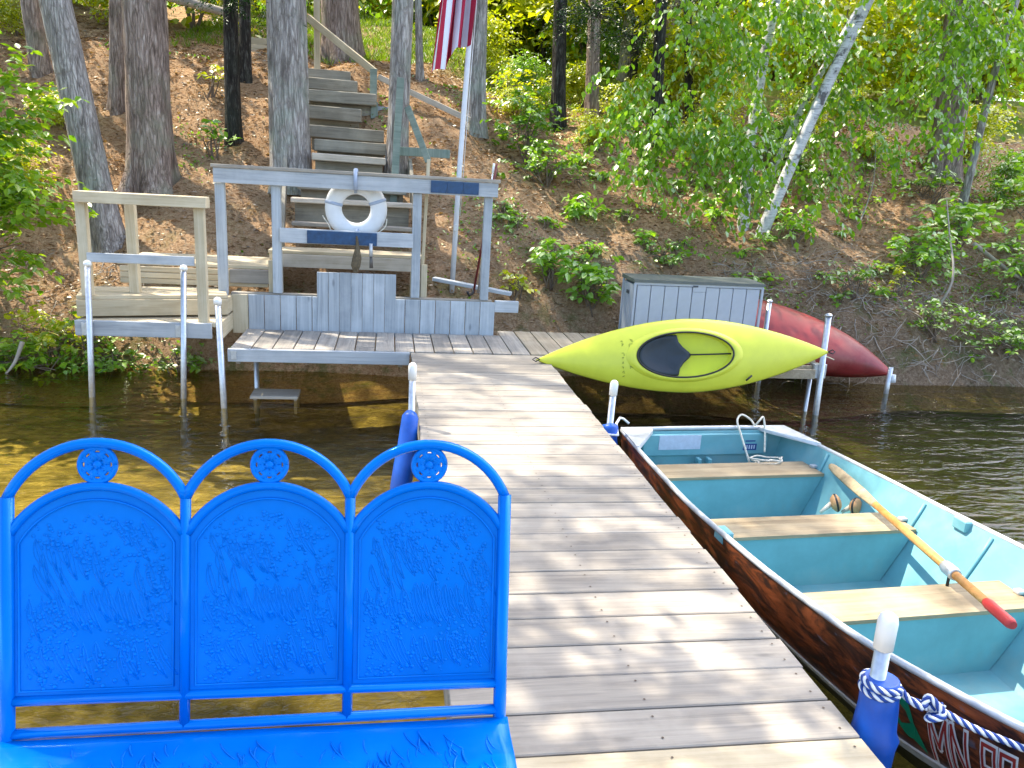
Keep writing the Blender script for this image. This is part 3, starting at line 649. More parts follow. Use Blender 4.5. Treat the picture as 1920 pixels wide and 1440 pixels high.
for nm,t0,t1,mt in (('hull_band',0,.50,mhull),('hull_stripe',.50,.575,mstripe),('hull_bottom',.575,1,mbott)):
    V,F=joinVF([hullside(1,0,nm,t0,t1,mt,1),hullside(-1,0,nm,t0,t1,mt,1)]); mob(nm,V,F,mt,bo,smooth=True,origin=(0,0,0))
V,F=joinVF([hullside(1,.018,'i',0,1,mteal,-1),hullside(-1,.018,'i',0,1,mteal,-1)]); mob('inner_hull',V,F,mteal,bo,smooth=True,origin=(0,0,0))
for sgn in (1,-1):
    tube('gunwale',[(sgn*(smoothf(hwf,s)-.006),s,smoothf(sheer,s)+.004) for s in SS],.015,mgun,bo,8)
    tube('spray_strake',[(sgn*(hsec(s,.50)[0]+.002),s,hsec(s,.50)[1]) for s in SS],.007,mgun,bo,6)
    for s in (.55,1.45,1.95,2.75,3.2):   # ribs on the inner side
        tube('rib',[(sgn*hsec(s,t,.024)[0],s,hsec(s,t,.024)[1]) for t in np.linspace(.02,.72,6)],.011,mteal,bo,6)
for s in (.55,1.0,1.45,1.95,2.4,2.75,3.2,3.6): tube('floor_rib',[(hsec(s,t,.024)[0]*g,s,hsec(s,t,.024)[1]) for g,t in ((-1,.74),(-1,.85),(0,1),(1,.85),(1,.74))],.012,mteal,bo,6)
# transom (teal inside, top rail)
hw0=.66
tr=[(-hw0+.01,.0,-.07),(hw0-.01,.0,-.07),(hw0*.80,0,-.56),(0,0,-.66),(-hw0*.80,0,-.56)]
V=[(a,b_-.0,c) for a,b_,c in tr]+[(a,.035,c) for a,b_,c in tr]; F=[(0,1,2,3,4),(9,8,7,6,5)]+[(i,(i+1)%5,5+(i+1)%5,5+i) for i in range(5)]
mob('transom',V,F,mteal,bo,origin=(0,0,0))
box('transom_pad',(-.50,.036,-.25),(.50,.062,-.085),mteal,bo,.006); box('transom_knee',(-.03,.063,-.60),(.0,.12,-.26),mteal,bo); box('transom_knee',(.05,.063,-.60),(.08,.12,-.26),mteal,bo)
tube('transom_rail',[(-.645,.01,-.06),(-.3,.01,-.052),(.3,.01,-.052),(.645,.01,-.06)],.016,mgun,bo,8)
for sgn in (1,-1): mob('corner_cap',[(sgn*.66,-.01,-.045),(sgn*.42,-.01,-.045),(sgn*.44,.07,-.045),(sgn*.685,.42,-.04),(sgn*.70,.42,-.04),(sgn*.66,-.01,-.07),(sgn*.42,-.01,-.07),(sgn*.44,.07,-.07),(sgn*.675,.42,-.065),(sgn*.70,.42,-.065)],[(0,1,2,3,4),(9,8,7,6,5)]+[(i,5+i,5+(i+1)%5,(i+1)%5) for i in range(5)],mgun,bo)
box('capacity_plate',(.05,.0625,-.20),(.38,.0645,-.09),mlabel,bo,0)
ck=empty('maker_decal',(0,0,0)); bpy.data.objects.remove(ck)
dc=box('maker_decal',(-.41,.0625,-.215),(-.30,.0645,-.165),minkb,bo,0); box('maker_decal_line',(-.395,.0625,-.148),(-.315,.0643,-.138),minkb,bo,0)
for i,x in enumerate((-.395,-.375,-.355,-.335,-.318)): box('decal_letter',(x,.0646,-.205),(x+.010,.0652,-.175),mlabel,bo,0)
# seats
for k,(s0,s1,z) in enumerate(((.36,.61,-.20),(1.255,1.505,-.20),(2.13,2.39,-.19))):
    zt=z; 
    def hwz(s,zq):
        best=None
        for t in np.linspace(0,.72,40):
            hw,zz=hsec(s,t,.022)
            if best is None or abs(zz-zq)<best[0]: best=(abs(zz-zq),hw)
        return best[1]
    a0,a1=hwz(s0,zt)-.01,hwz(s1,zt)-.01
    V=[(-a0,s0,zt-.02),(a0,s0,zt-.02),(a1,s1,zt-.02),(-a1,s1,zt-.02),(-a0,s0,zt),(a0,s0,zt),(a1,s1,zt),(-a1,s1,zt)]
    mob('seat_board',V,[(3,2,1,0),(4,5,6,7),(0,1,5,4),(1,2,6,5),(2,3,7,6),(3,0,4,7)],wseat,bo)
    for nm,sf in (('seat_front',s1-.012),('seat_back',s0+.012)):
        zz=np.linspace(zt-.021,-.60,6); pr_=[(hwz(sf,float(q)) if q>-.55 else hwz(sf,-.55)*.93,q) for q in zz]
        V=[(h,sf,q) for h,q in pr_]+[(-h,sf,q) for h,q in pr_][::-1]; n=len(V); V=V+[(a,b_-.006,c) for a,b_,c in V]
        mob(nm,V,[tuple(range(n)),tuple(range(n,2*n))[::-1]]+[(i,n+i,n+(i+1)%n,(i+1)%n) for i in range(n)],mteal,bo)
    for sg in (-1,1): box('seat_bracket',(sg*(a0+a1)/2-.025,(s0+s1)/2-.02,zt),(sg*(a0+a1)/2+.02,(s0+s1)/2+.02,zt+.02),mgun,bo,.004)
for s in (1.75,): 
    for sg in (-1,1): box('oarlock_socket',(sg*(smoothf(hwf,s)-.03)-.03,s-.05,smoothf(sheer,s)-.05),(sg*(smoothf(hwf,s)-.03)+.03,s+.05,smoothf(sheer,s)+.015),mteal,bo,.006)
for s in (1.75,2.9):
    tube('oarlock',[(hsec(s,.10,.03)[0]-.01,s,hsec(s,.10,.03)[1]),(hsec(s,.10,.03)[0]-.06,s,hsec(s,.10,.03)[1]-.03)],.02,mblack,bo,8)
# registration: strokes mapped on the dock-side hull band
GL={'M':[((0,0),(0,1)),((0,1),(.5,.35)),((.5,.35),(1,1)),((1,1),(1,0))],'N':[((0,0),(0,1)),((0,1),(1,0)),((1,0),(1,1))],
 '8':[((0,0),(1,0)),((1,0),(1,1)),((1,1),(0,1)),((0,1),(0,0)),((0,.5),(1,.5))],'0':[((0,0),(1,0)),((1,0),(1,1)),((1,1),(0,1)),((0,1),(0,0))],
 '4':[((.8,0),(.8,1)),((.8,1),(0,.35)),((0,.35),(1,.35))],'K':[((0,0),(0,1)),((0,.45),(1,1)),((.3,.6),(1,0))]}
def hp(s,t,off):
    hw,z=hsec(s,t); h2,z2=hsec(s,t+.02); hs_,_=hsec(s+.02,t)
    nr=Vector((1,-(hs_-hw)/.02,0)).normalized(); return Vector((hw,s,z))+nr*off
def glyph(ch,s0,wd,t0,t1):
    out=[]
    for lay,(hwid,off) in enumerate(((.0095,.003),(.0042,.006))):
        V=[];F=[]
        for (a,b_) in GL[ch]:
            a=Vector(a);b2=Vector(b_); 
            A=Vector((a.x*wd,a.y*.105)); B=Vector((b2.x*wd,b2.y*.105)); d=(B-A).normalized(); nrm=Vector((-d.y,d.x))*hwid; A-=d*hwid; B+=d*hwid
            for q in range(5):
                P=A+(B-A)*(q/4)
                for sg in (-1,1):
                    c=P+nrm*sg; s=s0+c.x+.30*(c.y-.05); t=t1+(t0-t1)*(c.y/.105); V.append(tuple(hp(s,t,off+.0002*(len(V)//10))))
            o=len(V)-10
            for q in range(4): F.append((o+q*2,o+q*2+1,o+q*2+3,o+q*2+2))
        mob('registration_letter' if lay==0 else 'letter_fill',V,F,mwhite if lay==0 else mredp,bo,origin=(0,0,0))
s=3.12
for ch,wd in (('M',.064),('N',.052),(' ',.016),('8',.040),('0',.040),('4',.044),('K',.036)):
    if ch!=' ': glyph(ch,s,wd,.17,.46)
    s+=wd+.021
V=[];F=[]
for q in range(24):
    a=2*math.pi*q/24; V.append(tuple(hp(3.01+.045*math.cos(a),.27+.15*math.sin(a),.003)))
mob('green_sticker',V,[tuple(range(24))],mgreen,bo,origin=(0,0,0))
V=[tuple(hp(a,b_,.0035)) for a,b_ in ((2.97,.36),(3.055,.30),(3.07,.47))]; mob('green_sticker',V,[(0,1,2)],mgreen,bo,origin=(0,0,0))
# floats hanging, oar, ropes (own things)
oa=empty('oar',(2.85,3.7,-.05),'varnished wooden oar with red grip lying across the boat seats','oar')
tipp=Vector((3.02,4.72,-.12)); gr=Vector((2.72,2.70,-.10)); d=(gr-tipp); 
def op(f,dz=0): return tuple(tipp+d*f+Vector((0,0,dz)))
def flatbar(name,fs,ws,th,mat):
    dn=d.normalized(); u=Vector((0,0,1)).cross(dn).normalized(); u=(u*.75+Vector((0,0,.66))).normalized(); v=dn.cross(u); V=[];F=[]
    for f,wv in zip(fs,ws):
        c=tipp+d*f
        for a in range(10): V.append(tuple(c+u*wv*math.cos(a*.6283)+v*th*math.sin(a*.6283)))
    for i in range(len(fs)-1):
        for a in range(10): F.append((i*10+a,i*10+(a+1)%10,(i+1)*10+(a+1)%10,(i+1)*10+a))
    F+= [tuple(range(10))[::-1],tuple((len(fs)-1)*10+a for a in range(10))]
    return mob(name,V,F,mat,oa,smooth=True)
flatbar('blade',[0,.01,.06,.16,.26,.31,.36],[.014,.024,.032,.034,.032,.026,.021],.011,wseat)
tube('shaft',[op(.34),op(.6),op(.90)],[.020,.023,.021],woar,oa,12); tube('grip',[op(.90),op(.91),op(.99),op(1.0)],[.020,.026,.026,.018],mgrip,oa,12)
tube('oar_collar',[op(.725),op(.735),op(.765),op(.775)],[.03,.034,.034,.03],walu,oa,12)
tube('oarlock_pin',[op(.75),op(.75,-.10)],.008,mblack,oa,6)
for k,(c,lab) in enumerate((((2.90,4.40,-.26),'left of two tan leather floats below the oar blade'),((3.02,4.36,-.27),'right of two tan leather floats below the oar blade'))):
    e=empty('tan_float',c,lab,'float','tan floats in the boat')
    ax=Vector((.9,-.3,.3)) if k==0 else Vector((.5,-.8,.2))
    lathe('float_body',[(.004,-.035),(.035,-.03),(.055,-.012),(.058,0),(.055,.012),(.035,.026),(.02,.03),(.004,.03)],c,mtan,e,18,ax)
    lathe('float_band',[(.0585,-.006),(.0605,-.004),(.0605,.004),(.0585,.006)],c,mblack,e,18,ax)
    tube('stem',[Vector(c)-ax.normalized()*.03,Vector(c)-ax.normalized()*.08+Vector((-.03,-.03,-.04))],[.016,.010],mrope,e,8)
def smoothP2(P,n=6):
    out=[];P=[Vector(p) for p in P]
    for i in range(len(P)-1):
        p0,p1,p2,p3=P[max(i-1,0)],P[i],P[i+1],P[min(i+2,len(P)-1)]
        for k in range(n):
            t=k/n; out.append(.5*((2*p1)+(-p0+p2)*t+(2*p0-5*p1+4*p2-p3)*t*t+(-p0+3*p1-3*p2+p3)*t**3))
    return out+[P[-1]]
def curl(c,r,turns,jit,zz,n=60,sd=1):
    R=random.Random(sd); return [(c[0]+r*(1+R.uniform(-jit,jit))*math.cos(a),c[1]+.6*r*(1+R.uniform(-jit,jit))*math.sin(a),c[2]+zz*i/n+R.uniform(0,.02)) for i,a in enumerate(np.linspace(0,turns*2*math.pi,n))]
rp=tube('anchor_rope',smoothP2(curl((2.72,5.02,-.30),.12,5,.3,.12,60,3),3),.0065,mrope,None,6); tag(rp,'tangled pale rope piled behind the rearmost boat seat','rope')
rp=tube('stern_line',smoothP2([(2.63,5.12,-.25),(2.60,5.25,-.08),(2.60,5.34,.0),(2.65,5.38,.035),(2.72,5.37,.0),(2.74,5.33,-.03),(2.76,5.31,.01),(2.80,5.33,.03),(2.80,5.27,-.08),(2.78,5.2,-.2)]),.0075,mrope,None,8); tag(rp,'white line looped over the transom of the boat','rope')
rp=tube('mooring_line',[(1.505,5.17,-.04),(1.55,5.135,-.05),(1.62,5.14,-.055),(1.66,5.33,-.03),(1.70,5.38,.0),(1.74,5.42,-.02),(1.78,5.40,-.05)],.009,mwhite,None,8); tag(rp,'white cord tying the boat corner to the far bumper','rope')
# striped rope: twisted blue and white strands around the near bumper and out to the bow
def strand_path(P,r,turn,ph,n=220):
    P=[Vector(p) for p in P]; seg=[(P[i+1]-P[i]).length for i in range(len(P)-1)]; tot=sum(seg); out=[]
    for i in range(n):
        s=tot*i/(n-1); k=0
        while k<len(seg)-1 and s>seg[k]: s-=seg[k]; k+=1
        c=P[k]+(P[k+1]-P[k])*(s/seg[k]); t=(P[k+1]-P[k]).normalized(); u=t.orthogonal().normalized(); u=(Vector((0,0,1))-t*t.z).normalized(); v=t.cross(u); a=turn*tot*i/(n-1)+ph
        out.append(c+u*r*math.cos(a)+v*r*math.sin(a))
    return out
sr=empty('striped_rope',(1.63,2.05,.1),'blue and white twisted rope tied around the near post and along the boat','rope')
loop=[(1.620+.056*math.cos(a),2.045+.056*math.sin(a),.125+.015*math.sin(a*.5)) for a in np.linspace(.3,2*math.pi*1.95,40)]
P1=loop+[(1.69,1.99,.105),(1.72,1.96,.095)]
kn_=[(1.72,1.96,.095),(1.75,1.98,.12),(1.77,1.93,.09),(1.73,1.94,.07),(1.76,1.97,.06),(1.78,1.95,.11)]
P2=[(1.69,2.0,.10),(1.78,1.96,.085),(1.86,1.90,.06),(1.95,1.84,.045),(2.02,1.78,.04),(2.08,1.73,.05),(2.2,1.64,.09),(2.4,1.5,.12)]
def smoothP(P,n=6):
    out=[];P=[Vector(p) for p in P]
    for i in range(len(P)-1):
        p0,p1,p2,p3=P[max(i-1,0)],P[i],P[i+1],P[min(i+2,len(P)-1)]
        for k in range(n):
            t=k/n; out.append(.5*((2*p1)+(-p0+p2)*t+(2*p0-5*p1+4*p2-p3)*t*t+(-p0+3*p1-3*p2+p3)*t**3))
    out.append(P[-1]); return out
for nm,P in (('loop',P1),('knot',kn_),('line',P2),('tail_knot',[(2.0,1.80,.05),(2.02,1.77,.08),(2.05,1.79,.03),(2.03,1.75,.02),(2.01,1.78,.07)])):
    L1=[];L2=[];PP=smoothP(P,4)
    for q in range(4):
        sp=strand_path(PP,.0068,95,q*math.pi/2,int(240 if nm in('loop','line') else 90)); (L1 if q%2 else L2).append((sp,.0058))
    tubes(nm+'_white_strand',L1,mwhite,sr,5); tubes(nm+'_blue_strand',L2,plain('blue_strand',(.01,.05,.25),.7),sr,5)
# ------------------------------------------------------------------ blue bench
be=empty('metal_bench',(-.27,1.4,0),'glossy blue metal bench with three arched embossed back panels','bench')
XS=[-.800,-.436,-.079,.277]
def bk(x,z): # bench back plane
    return (x,1.60+(z-.45)*.215,z)
def sqt(name,P,r=.0115): 
    V,F=tubeVF(P,r*1.25,8); return mob(name,V,F,mbench,be,smooth=True)
for i,x in enumerate(XS):
    e=i in(0,3); sqt('back_post',[bk(x,0.03) if e else bk(x,.441),bk(x,.948)],.0125 if e else .0095)
def arc(x0,x1,z0,h,n=24):
    c=(x1-x0)/2; R=(c*c+h*h)/(2*h); a0=math.asin(min(1,c/R)); 
    return [bk((x0+x1)/2+R*math.sin(a),z0+h-R+R*math.cos(a)) for a in np.linspace(-a0,a0,n)]
for i in range(3):
    a,b_=XS[i],XS[i+1]
    sqt('outer_arch',arc(a,b_,.945,.118),.0095); sqt('inner_arch',arc(a+.004,b_-.004,.868,.103),.0085)
    cxm=(a+b_)/2; cz=1.017
    # rosette
    c=Vector(bk(cxm,cz)); Ls=[]
    Ls.append(([Vector(bk(cxm+.037*math.cos(t),cz+.037*math.sin(t))) for t in np.linspace(0,2*math.pi,24)],.0058))
    Ls.append(([Vector(bk(cxm+.023*math.cos(t),cz+.023*math.sin(t))) for t in np.linspace(0,2*math.pi,24)],.0042))
    for q in range(8):
        t=q*math.pi/4; 
        lp_=[Vector(bk(cxm+(.012+.022*math.sin(u*math.pi))*math.cos(t+.32*(math.sin(u*2*math.pi)))*1.0,cz+(.012+.022*math.sin(u*math.pi))*math.sin(t+.32*math.sin(u*2*math.pi)))) for u in np.linspace(0,1,10)]
        Ls.append((lp_,.0046))
        Ls.append(([Vector(bk(cxm+.008*math.cos(t+.39),cz+.008*math.sin(t+.39))),Vector(bk(cxm+.037*math.cos(t+.39),cz+.037*math.sin(t+.39)))],.005))
    ro=tubes('rosette',Ls,mbench,be,6); lathe('rosette_centre',[(.012,-.006),(.011,.002),(.006,.007),(.001,.008)],c,mbench,ro,12,(0,-1,.2))
    # panel sheet with rim
    zb=.516; pts=[(a+.006,zb)]+[(p[0],p[2]-.002) for p in arc(a+.006,b_-.006,.866,.103,30)]+[(b_-.006,zb)]
    nP=len(pts); V=[bk(x,z) for x,z in pts]; V+= [(v[0],v[1]+.004,v[2]) for v in V]
    pn=mob('back_panel',V,[tuple(range(nP)),tuple(range(nP,2*nP))[::-1]]+[(k,nP+k,nP+(k+1)%nP,(k+1)%nP) for k in range(nP)],mbench,be)
    ins=[Vector(bk(cxm+(x-cxm)*.90,.70+(z-.70)*.91))+Vector((0,-.002,0)) for x,z in pts]; tube('panel_bead',ins,.0028,mbench,pn,6,closed=True)
    # embossed fronds and berries
    R=random.Random(21+i); Ls=[]; V=[];F=[]
    def frond(x,z,L_,ang,wd=.011):
        out=[]
        for sg in (-1,1):
            pth=[]
            for u in np.linspace(0,1,9):
                px=x+math.sin(ang+.25*u)*L_*u+sg*wd*math.sin(math.pi*u)**.8; pz=z-math.cos(ang+.25*u)*L_*u
                pth.append(Vector(bk(px,pz))+Vector((0,.0004,0)))
            Ls.append((pth,.0016))
        pth=[Vector(bk(x+math.sin(ang+.25*u)*L_*u,z-math.cos(ang+.25*u)*L_*u))+Vector((0,.0004,0)) for u in np.linspace(.1,.9,5)]; Ls.append((pth,.0022))
    def inside(x,z):
        if not (a+.035<x<b_-.035 and z>zb+.02): return False
        c=(b_-a)/2; zt=.858+.085*math.sqrt(max(0,1-((x-cxm)/c)**2))-.03; return z<zt
    for (fx,fz) in ((-.10,.86),(0,.93),(.09,.90),(-.13,.80),(.13,.80),(0,.74),(-.03,.745),(-.12,.635),(.10,.63),(.04,.75),(-.06,.84),(.02,.63),(-.14,.73),(.13,.72)):
        an0=R.uniform(-.05,.22)
        for q in range(5):
            x=cxm+fx+q*.026-.05; z=fz+R.uniform(-.008,.008); L_=R.uniform(.06,.10)
            if inside(x,z) and inside(x,z-L_): frond(x,z,L_,an0+R.uniform(-.06,.06),.0085)
    for q in range(750):
        cx0,cz0,rr=R.choice([(-.02,.83,.05),(.02,.80,.06),(-.11,.70,.04),(.12,.68,.04),(0,.575,.06),(.10,.59,.05),(-.06,.66,.05),(.13,.74,.03),(-.1,.55,.05),(.08,.87,.04),(-.08,.86,.05),(.06,.64,.05),(-.13,.62,.05),(0,.9,.06),(.12,.8,.05)])
        x=cxm+cx0+R.gauss(0,rr*.5); z=cz0+R.gauss(0,rr*.45)
        if inside(x,z):
            r=R.uniform(.0022,.0055); c=Vector(bk(x,z)); o=len(V)
            for (rr2,h) in ((1,0),(.75,.6)):
                for k in range(6): V.append((c.x+r*rr2*math.cos(k*1.047),c.y-.6*r*h-.0003,c.z+r*rr2*math.sin(k*1.047)))
            V.append((c.x,c.y-.0007-.55*r,c.z))
            for k in range(6): F.append((o+k,o+(k+1)%6,o+6+(k+1)%6,o+6+k)); F.append((o+6+k,o+6+(k+1)%6,o+12))
    em=tubes('embossed_fronds',Ls,mbench,pn,5); be2=mob('embossed_berries',V,F,mbench,pn,smooth=True); tag(be2,kind='stuff')
sqt('lower_rail',[bk(XS[0],.512),bk(XS[3],.508)],.009); sqt('seat_rail',[bk(XS[0],.440),bk(XS[3],.446)],.010)
# seat sheet, gently dished, with rounded front
V=[];F=[]; nx,ny=40,24
for j in range(ny+1):
    for i in range(nx+1):
        x=-.845+1.14*i/nx; yv=1.585-.53*j/ny; u=j/ny; z=.434-.022*math.sin(u*math.pi)-.10*max(0,u-.88)**1.3*4+.004*math.sin(i*.9)*math.sin(j*.8)
        V.append((x,yv,z))
for j in range(ny):
    for i in range(nx): q=j*(nx+1)+i; F.append((q,q+nx+1,q+nx+2,q+1))
se=mob('seat',V,F,mbench,be,smooth=True,origin=(0,0,0)); md=se.modifiers.new('t','SOLIDIFY'); md.thickness=.006
Ls=[];R=random.Random(4)
for q in range(420):
    x=R.uniform(-.80,.25); yv=R.uniform(1.12,1.56); L_=R.uniform(.03,.06); an=R.uniform(-.6,.6); zz=lambda yy:.434-.022*math.sin((1.585-yy)/.53*math.pi)+.0005
    Ls.append(([Vector((x+math.sin(an+.4*u)*L_*u,yv-math.cos(an)*L_*u,zz(yv-math.cos(an)*L_*u))) for u in np.linspace(0,1,6)],[.001,.0018,.0022,.0022,.0018,.001]))
tubes('embossed_seat_fronds',Ls,mbench,se,5)
for x in (XS[0],XS[3]):
    sqt('front_leg',[(x,1.10,.004),(x,1.10,.40)],.014)
# ------------------------------------------------------------------ foliage machinery
def leafmesh(name,P,D,Nn,size,shape=6,wr=.55):
    """P centres(base) , D direction, Nn normals, size array"""
    n=len(P); D=D/np.linalg.norm(D,axis=1,keepdims=True); Sd=np.cross(D,Nn); Sd/=np.maximum(np.linalg.norm(Sd,axis=1,keepdims=True),1e-6); Nn=np.cross(Sd,D)
    s=size[:,None]
    if shape==6: lay=[(0,0,0),(.33,-.5*wr,.06),(.70,-.36*wr,.05),(1,0,-.05),(.70,.36*wr,.05),(.33,.5*wr,.06)]; faces=[(0,1,2,3),(0,3,4,5)]
    else: lay=[(0,0,0),(.45,-.5*wr,.07),(1,0,-.03),(.45,.5*wr,.07)]; faces=[(0,1,2),(0,2,3)]
    k=len(lay); V=np.empty((n,k,3))
    for i,(a,b_,c) in enumerate(lay): V[:,i]=P+D*s*a+Sd*s*b_+Nn*s*c
    fl=len(faces[0]); idx=(np.arange(n)[:,None,None]*k+np.array(faces)[None]).reshape(-1)
    me=bpy.data.meshes.new(name); me.vertices.add(n*k); me.vertices.foreach_set('co',V.reshape(-1)); me.loops.add(len(idx)); me.loops.foreach_set('vertex_index',idx.astype(np.int32))
    np_=n*len(faces); me.polygons.add(np_); me.polygons.foreach_set('loop_start',np.arange(np_,dtype=np.int32)*fl); me.polygons.foreach_set('loop_total',np.full(np_,fl,dtype=np.int32))
    me.update(calc_edges=True); return me
def sprays(st_,dr,ln,L,leaf,droop=.35,rs=rng,spread=.75,wr=.55,shape=6,curl_=.35):
    """leaves in two ranks along curved twigs"""
    S_=len(st_); dr=dr/np.linalg.norm(dr,axis=1,keepdims=True); t=(np.arange(L)+.6)/L
    ln=ln[:,None,None]; base=st_[:,None]+dr[:,None]*ln*t[None,:,None]; base[...,2]-=(droop*ln[...,0]*t[None]**2)
    tan=dr[:,None]*np.ones((1,L,1)); tan=tan.copy(); tan[...,2]-=2*droop*t[None]; tan/=np.linalg.norm(tan,axis=2,keepdims=True)
    up=np.zeros_like(tan); up[...,2]=1; side=np.cross(tan,up)+1e-3; side/=np.linalg.norm(side,axis=2,keepdims=True)
    sg=np.where(np.arange(L)%2==0,1,-1)[None,:,None]
    D=tan*.55+side*sg*spread+rs.normal(0,.28,tan.shape); D[...,2]-=curl_
    Nn=up+rs.normal(0,.45,tan.shape)
    P=base+rs.normal(0,leaf*.18,base.shape)
    sz=leaf*rs.uniform(.65,1.2,(S_,L))
    return P.reshape(-1,3),D.reshape(-1,3),Nn.reshape(-1,3),sz.reshape(-1)
def cat(L): return [np.concatenate(x) for x in zip(*L)]
def rdir(n,zlo=-.3,zhi=.8,rs=rng):
    a=rs.uniform(0,2*np.pi,n); z=rs.uniform(zlo,zhi,n); r=np.sqrt(np.maximum(.05,1-z*z)); return np.stack([r*np.cos(a),r*np.sin(a),z],1)
def linkmesh(name,me,mat,parent,loc=(0,0,0)):
    return link(name,me,mat,parent,loc)
def blob_starts(blobs,rs=rng,shell=.5):
    St=[]
    for c,r,n in blobs:
        d=rdir(n,-.9,1,rs); q=rs.uniform(shell,1,n)**.7; St.append(np.array(c)+d*q[:,None]*np.array(r))
    return np.concatenate(St)
def bush(name,label,base,blobs,leaf,mat,cat_,L=12,twig=.35,droop=.3,group=None,stems=7,shape=6,wr=.6,stemmat=mtwig,spread=.75,curl_=.35):
    e=empty(name,base,label,cat_,group)
    st_=blob_starts(blobs,rng,.1); c=np.array(base)
    dr=(st_-c); dr/=np.maximum(np.linalg.norm(dr,axis=1,keepdims=True),.1); dr=dr*.5+rdir(len(st_),-.2,.5)
    P=sprays(st_,dr,rng.uniform(.6,1.2,len(st_))*twig,L,leaf,droop,wr=wr,shape=shape,spread=spread,curl_=curl_)
    me=leafmesh('foliage',*P,shape=shape,wr=wr); me.vertices.foreach_get
    co=np.empty(len(me.vertices)*3); me.vertices.foreach_get('co',co); co=co.reshape(-1,3)-c; me.vertices.foreach_set('co',co.reshape(-1))
    linkmesh('foliage',me,mat,e,base)
    Ls=[]; pick=rng.choice(len(st_),min(stems*4,len(st_)),replace=False)
    for i in pick[:stems]:
        a=Vector(base)+Vector((random.uniform(-.06,.06),random.uniform(-.06,.06),-.03)); b_=Vector(st_[i]); mid=a.lerp(b_,.5)+Vector((random.uniform(-.1,.1),random.uniform(-.1,.1),.08)); l=(b_-a).length; Ls.append((smoothP([a,mid,b_],4),list(np.linspace(.008+.006*l,.004,9))))
    for i in pick[stems:]:
        j=random.choice(pick[:stems]); a=Vector(base).lerp(Vector(st_[j]),random.uniform(.3,.9)); b_=Vector(st_[i])
        if (a-b_).length<1.5: Ls.append(([a,a.lerp(b_,.5)+Vector((0,0,.05)),b_],[.006,.005,.002]))
    tubes('stems',Ls,stemmat,e,4); return e
# trunks
def trunk(name,pts,radii,mat,parent,sides=22,flare=.35,rings=46,seed=0,lumps=.05):
    R=random.Random(seed); P=smoothP(pts,max(2,rings//max(1,len(pts)-1))); n=len(P); L=[0]
    for i in range(1,n): L.append(L[-1]+(P[i]-P[i-1]).length)
    tot=L[-1]; ph=[R.uniform(0,6.28) for _ in range(8)]; V=[];F=[]
    kr=np.linspace(0,1,len(radii))
    for i,p in enumerate(P):
        f=L[i]/tot; r=float(np.interp(f,kr,radii)); fl=flare*math.exp(-L[i]/.28)
        for k in range(sides):
            a=2*math.pi*k/sides; rr=r*(1+fl*(1+.55*math.sin(a*4+ph[0])+.3*math.sin(a*7+ph[1]))+lumps*(.5*math.sin(a*3+ph[2]+L[i]*.7)+.35*math.sin(a*9+ph[3]+L[i]*1.6)+.3*math.sin(a*5-L[i]*2.3+ph[4]))+R.uniform(-1,1)*lumps*.45)
            V.append((p.x+rr*math.cos(a),p.y+rr*math.sin(a),p.z))
    for i in range(n-1):
        for k in range(sides): F.append((i*sides+k,i*sides+(k+1)%sides,(i+1)*sides+(k+1)%sides,(i+1)*sides+k))
    return mob(name,V,F,mat,parent,smooth=True)
CROWN={}
def pine_crown(variant,zlo,zhi,rad,n,leaf=.16,L=16,seed=0,dens=1):
    """boughs radiating from the stem; origin at the trunk foot"""
    rs=np.random.default_rng(seed); parts=[]; Ls=[]
    nb=n
    for b_ in range(nb):
        f=rs.random()**.9; z=zlo+(zhi-zlo)*f; a=rs.uniform(0,2*np.pi); R_=rad*(1-.65*f)*rs.uniform(.55,1.05)
        d=np.array([math.cos(a),math.sin(a),.10]); p0=np.array([0,0,z]); p1=p0+d*R_+np.array([0,0,-.12*R_])
        Ls.append(([Vector(p0),Vector(p0*.4+p1*.6)+Vector((0,0,.12)),Vector(p1)],[.035*(1-.5*f),.02,.006]))
        m=int(9*dens); q=rs.uniform(.35,1,m); stt=p0+(p1-p0)*q[:,None]+rs.normal(0,.12,(m,3)); dd=np.tile(d,(m,1))+rs.normal(0,.6,(m,3)); dd[:,2]*=.4
        parts.append(sprays(stt,dd,rs.uniform(.35,.85,m),L,leaf,.15,rs,.8,.28,4,.1))
    P=cat(parts); return leafmesh('crown',*P,shape=4,wr=.30),Ls
def tree(name,label,base,top,r0,r1,mat,crown=None,cmat=None,group=None,height=15,seed=0,flare=.35,bend=.15,cat_='tree',sides=22,rings=46):
    x,y,_=base; z=gz(x,y)-.12; b0=Vector((x,y,z)); t=Vector(top); d=(t-Vector(base)); d=d/d.z; 
    e=empty(name,(x,y,z),label,cat_,group); tp=b0+d*height; R=random.Random(seed)
    pts=[b0]+[b0+(tp-b0)*f+Vector((R.uniform(-bend,bend),R.uniform(-bend,bend),0))*f*(1 if f>.4 else .3) for f in (.16,.35,.6,.8)]+[tp]
    trunk('trunk',pts,[r0,r0*.92,r0*.86,(r0*.6+r1*.4),r1*1.2,r1],mat,e,sides,flare,rings,seed)
    if crown:
        me,Ls=crown; o=bpy.data.objects.new('crown',me); COL.objects.link(o); o.parent=e; off=(tp-b0)
        if not me.materials: me.materials.append(cmat)
        o.rotation_euler=(0,0,R.uniform(0,6.28)); o.location=(off.x*.7,off.y*.7,0)
        k=('boughs',me.name)
        if k not in CROWN: 
            V=[];F=[]
            for P_,R_ in Ls:
                v,f=tubeVF(P_,R_,5,True,False,1,len(V)); V+=v;F+=f
            bm=bpy.data.meshes.new('boughs'); bm.from_pydata(V,[],F); bm.materials.append(bdark); CROWN[k]=bm
        q=bpy.data.objects.new('boughs',CROWN[k]); COL.objects.link(q); q.parent=e; q.rotation_euler=o.rotation_euler; q.location=o.location
    return e
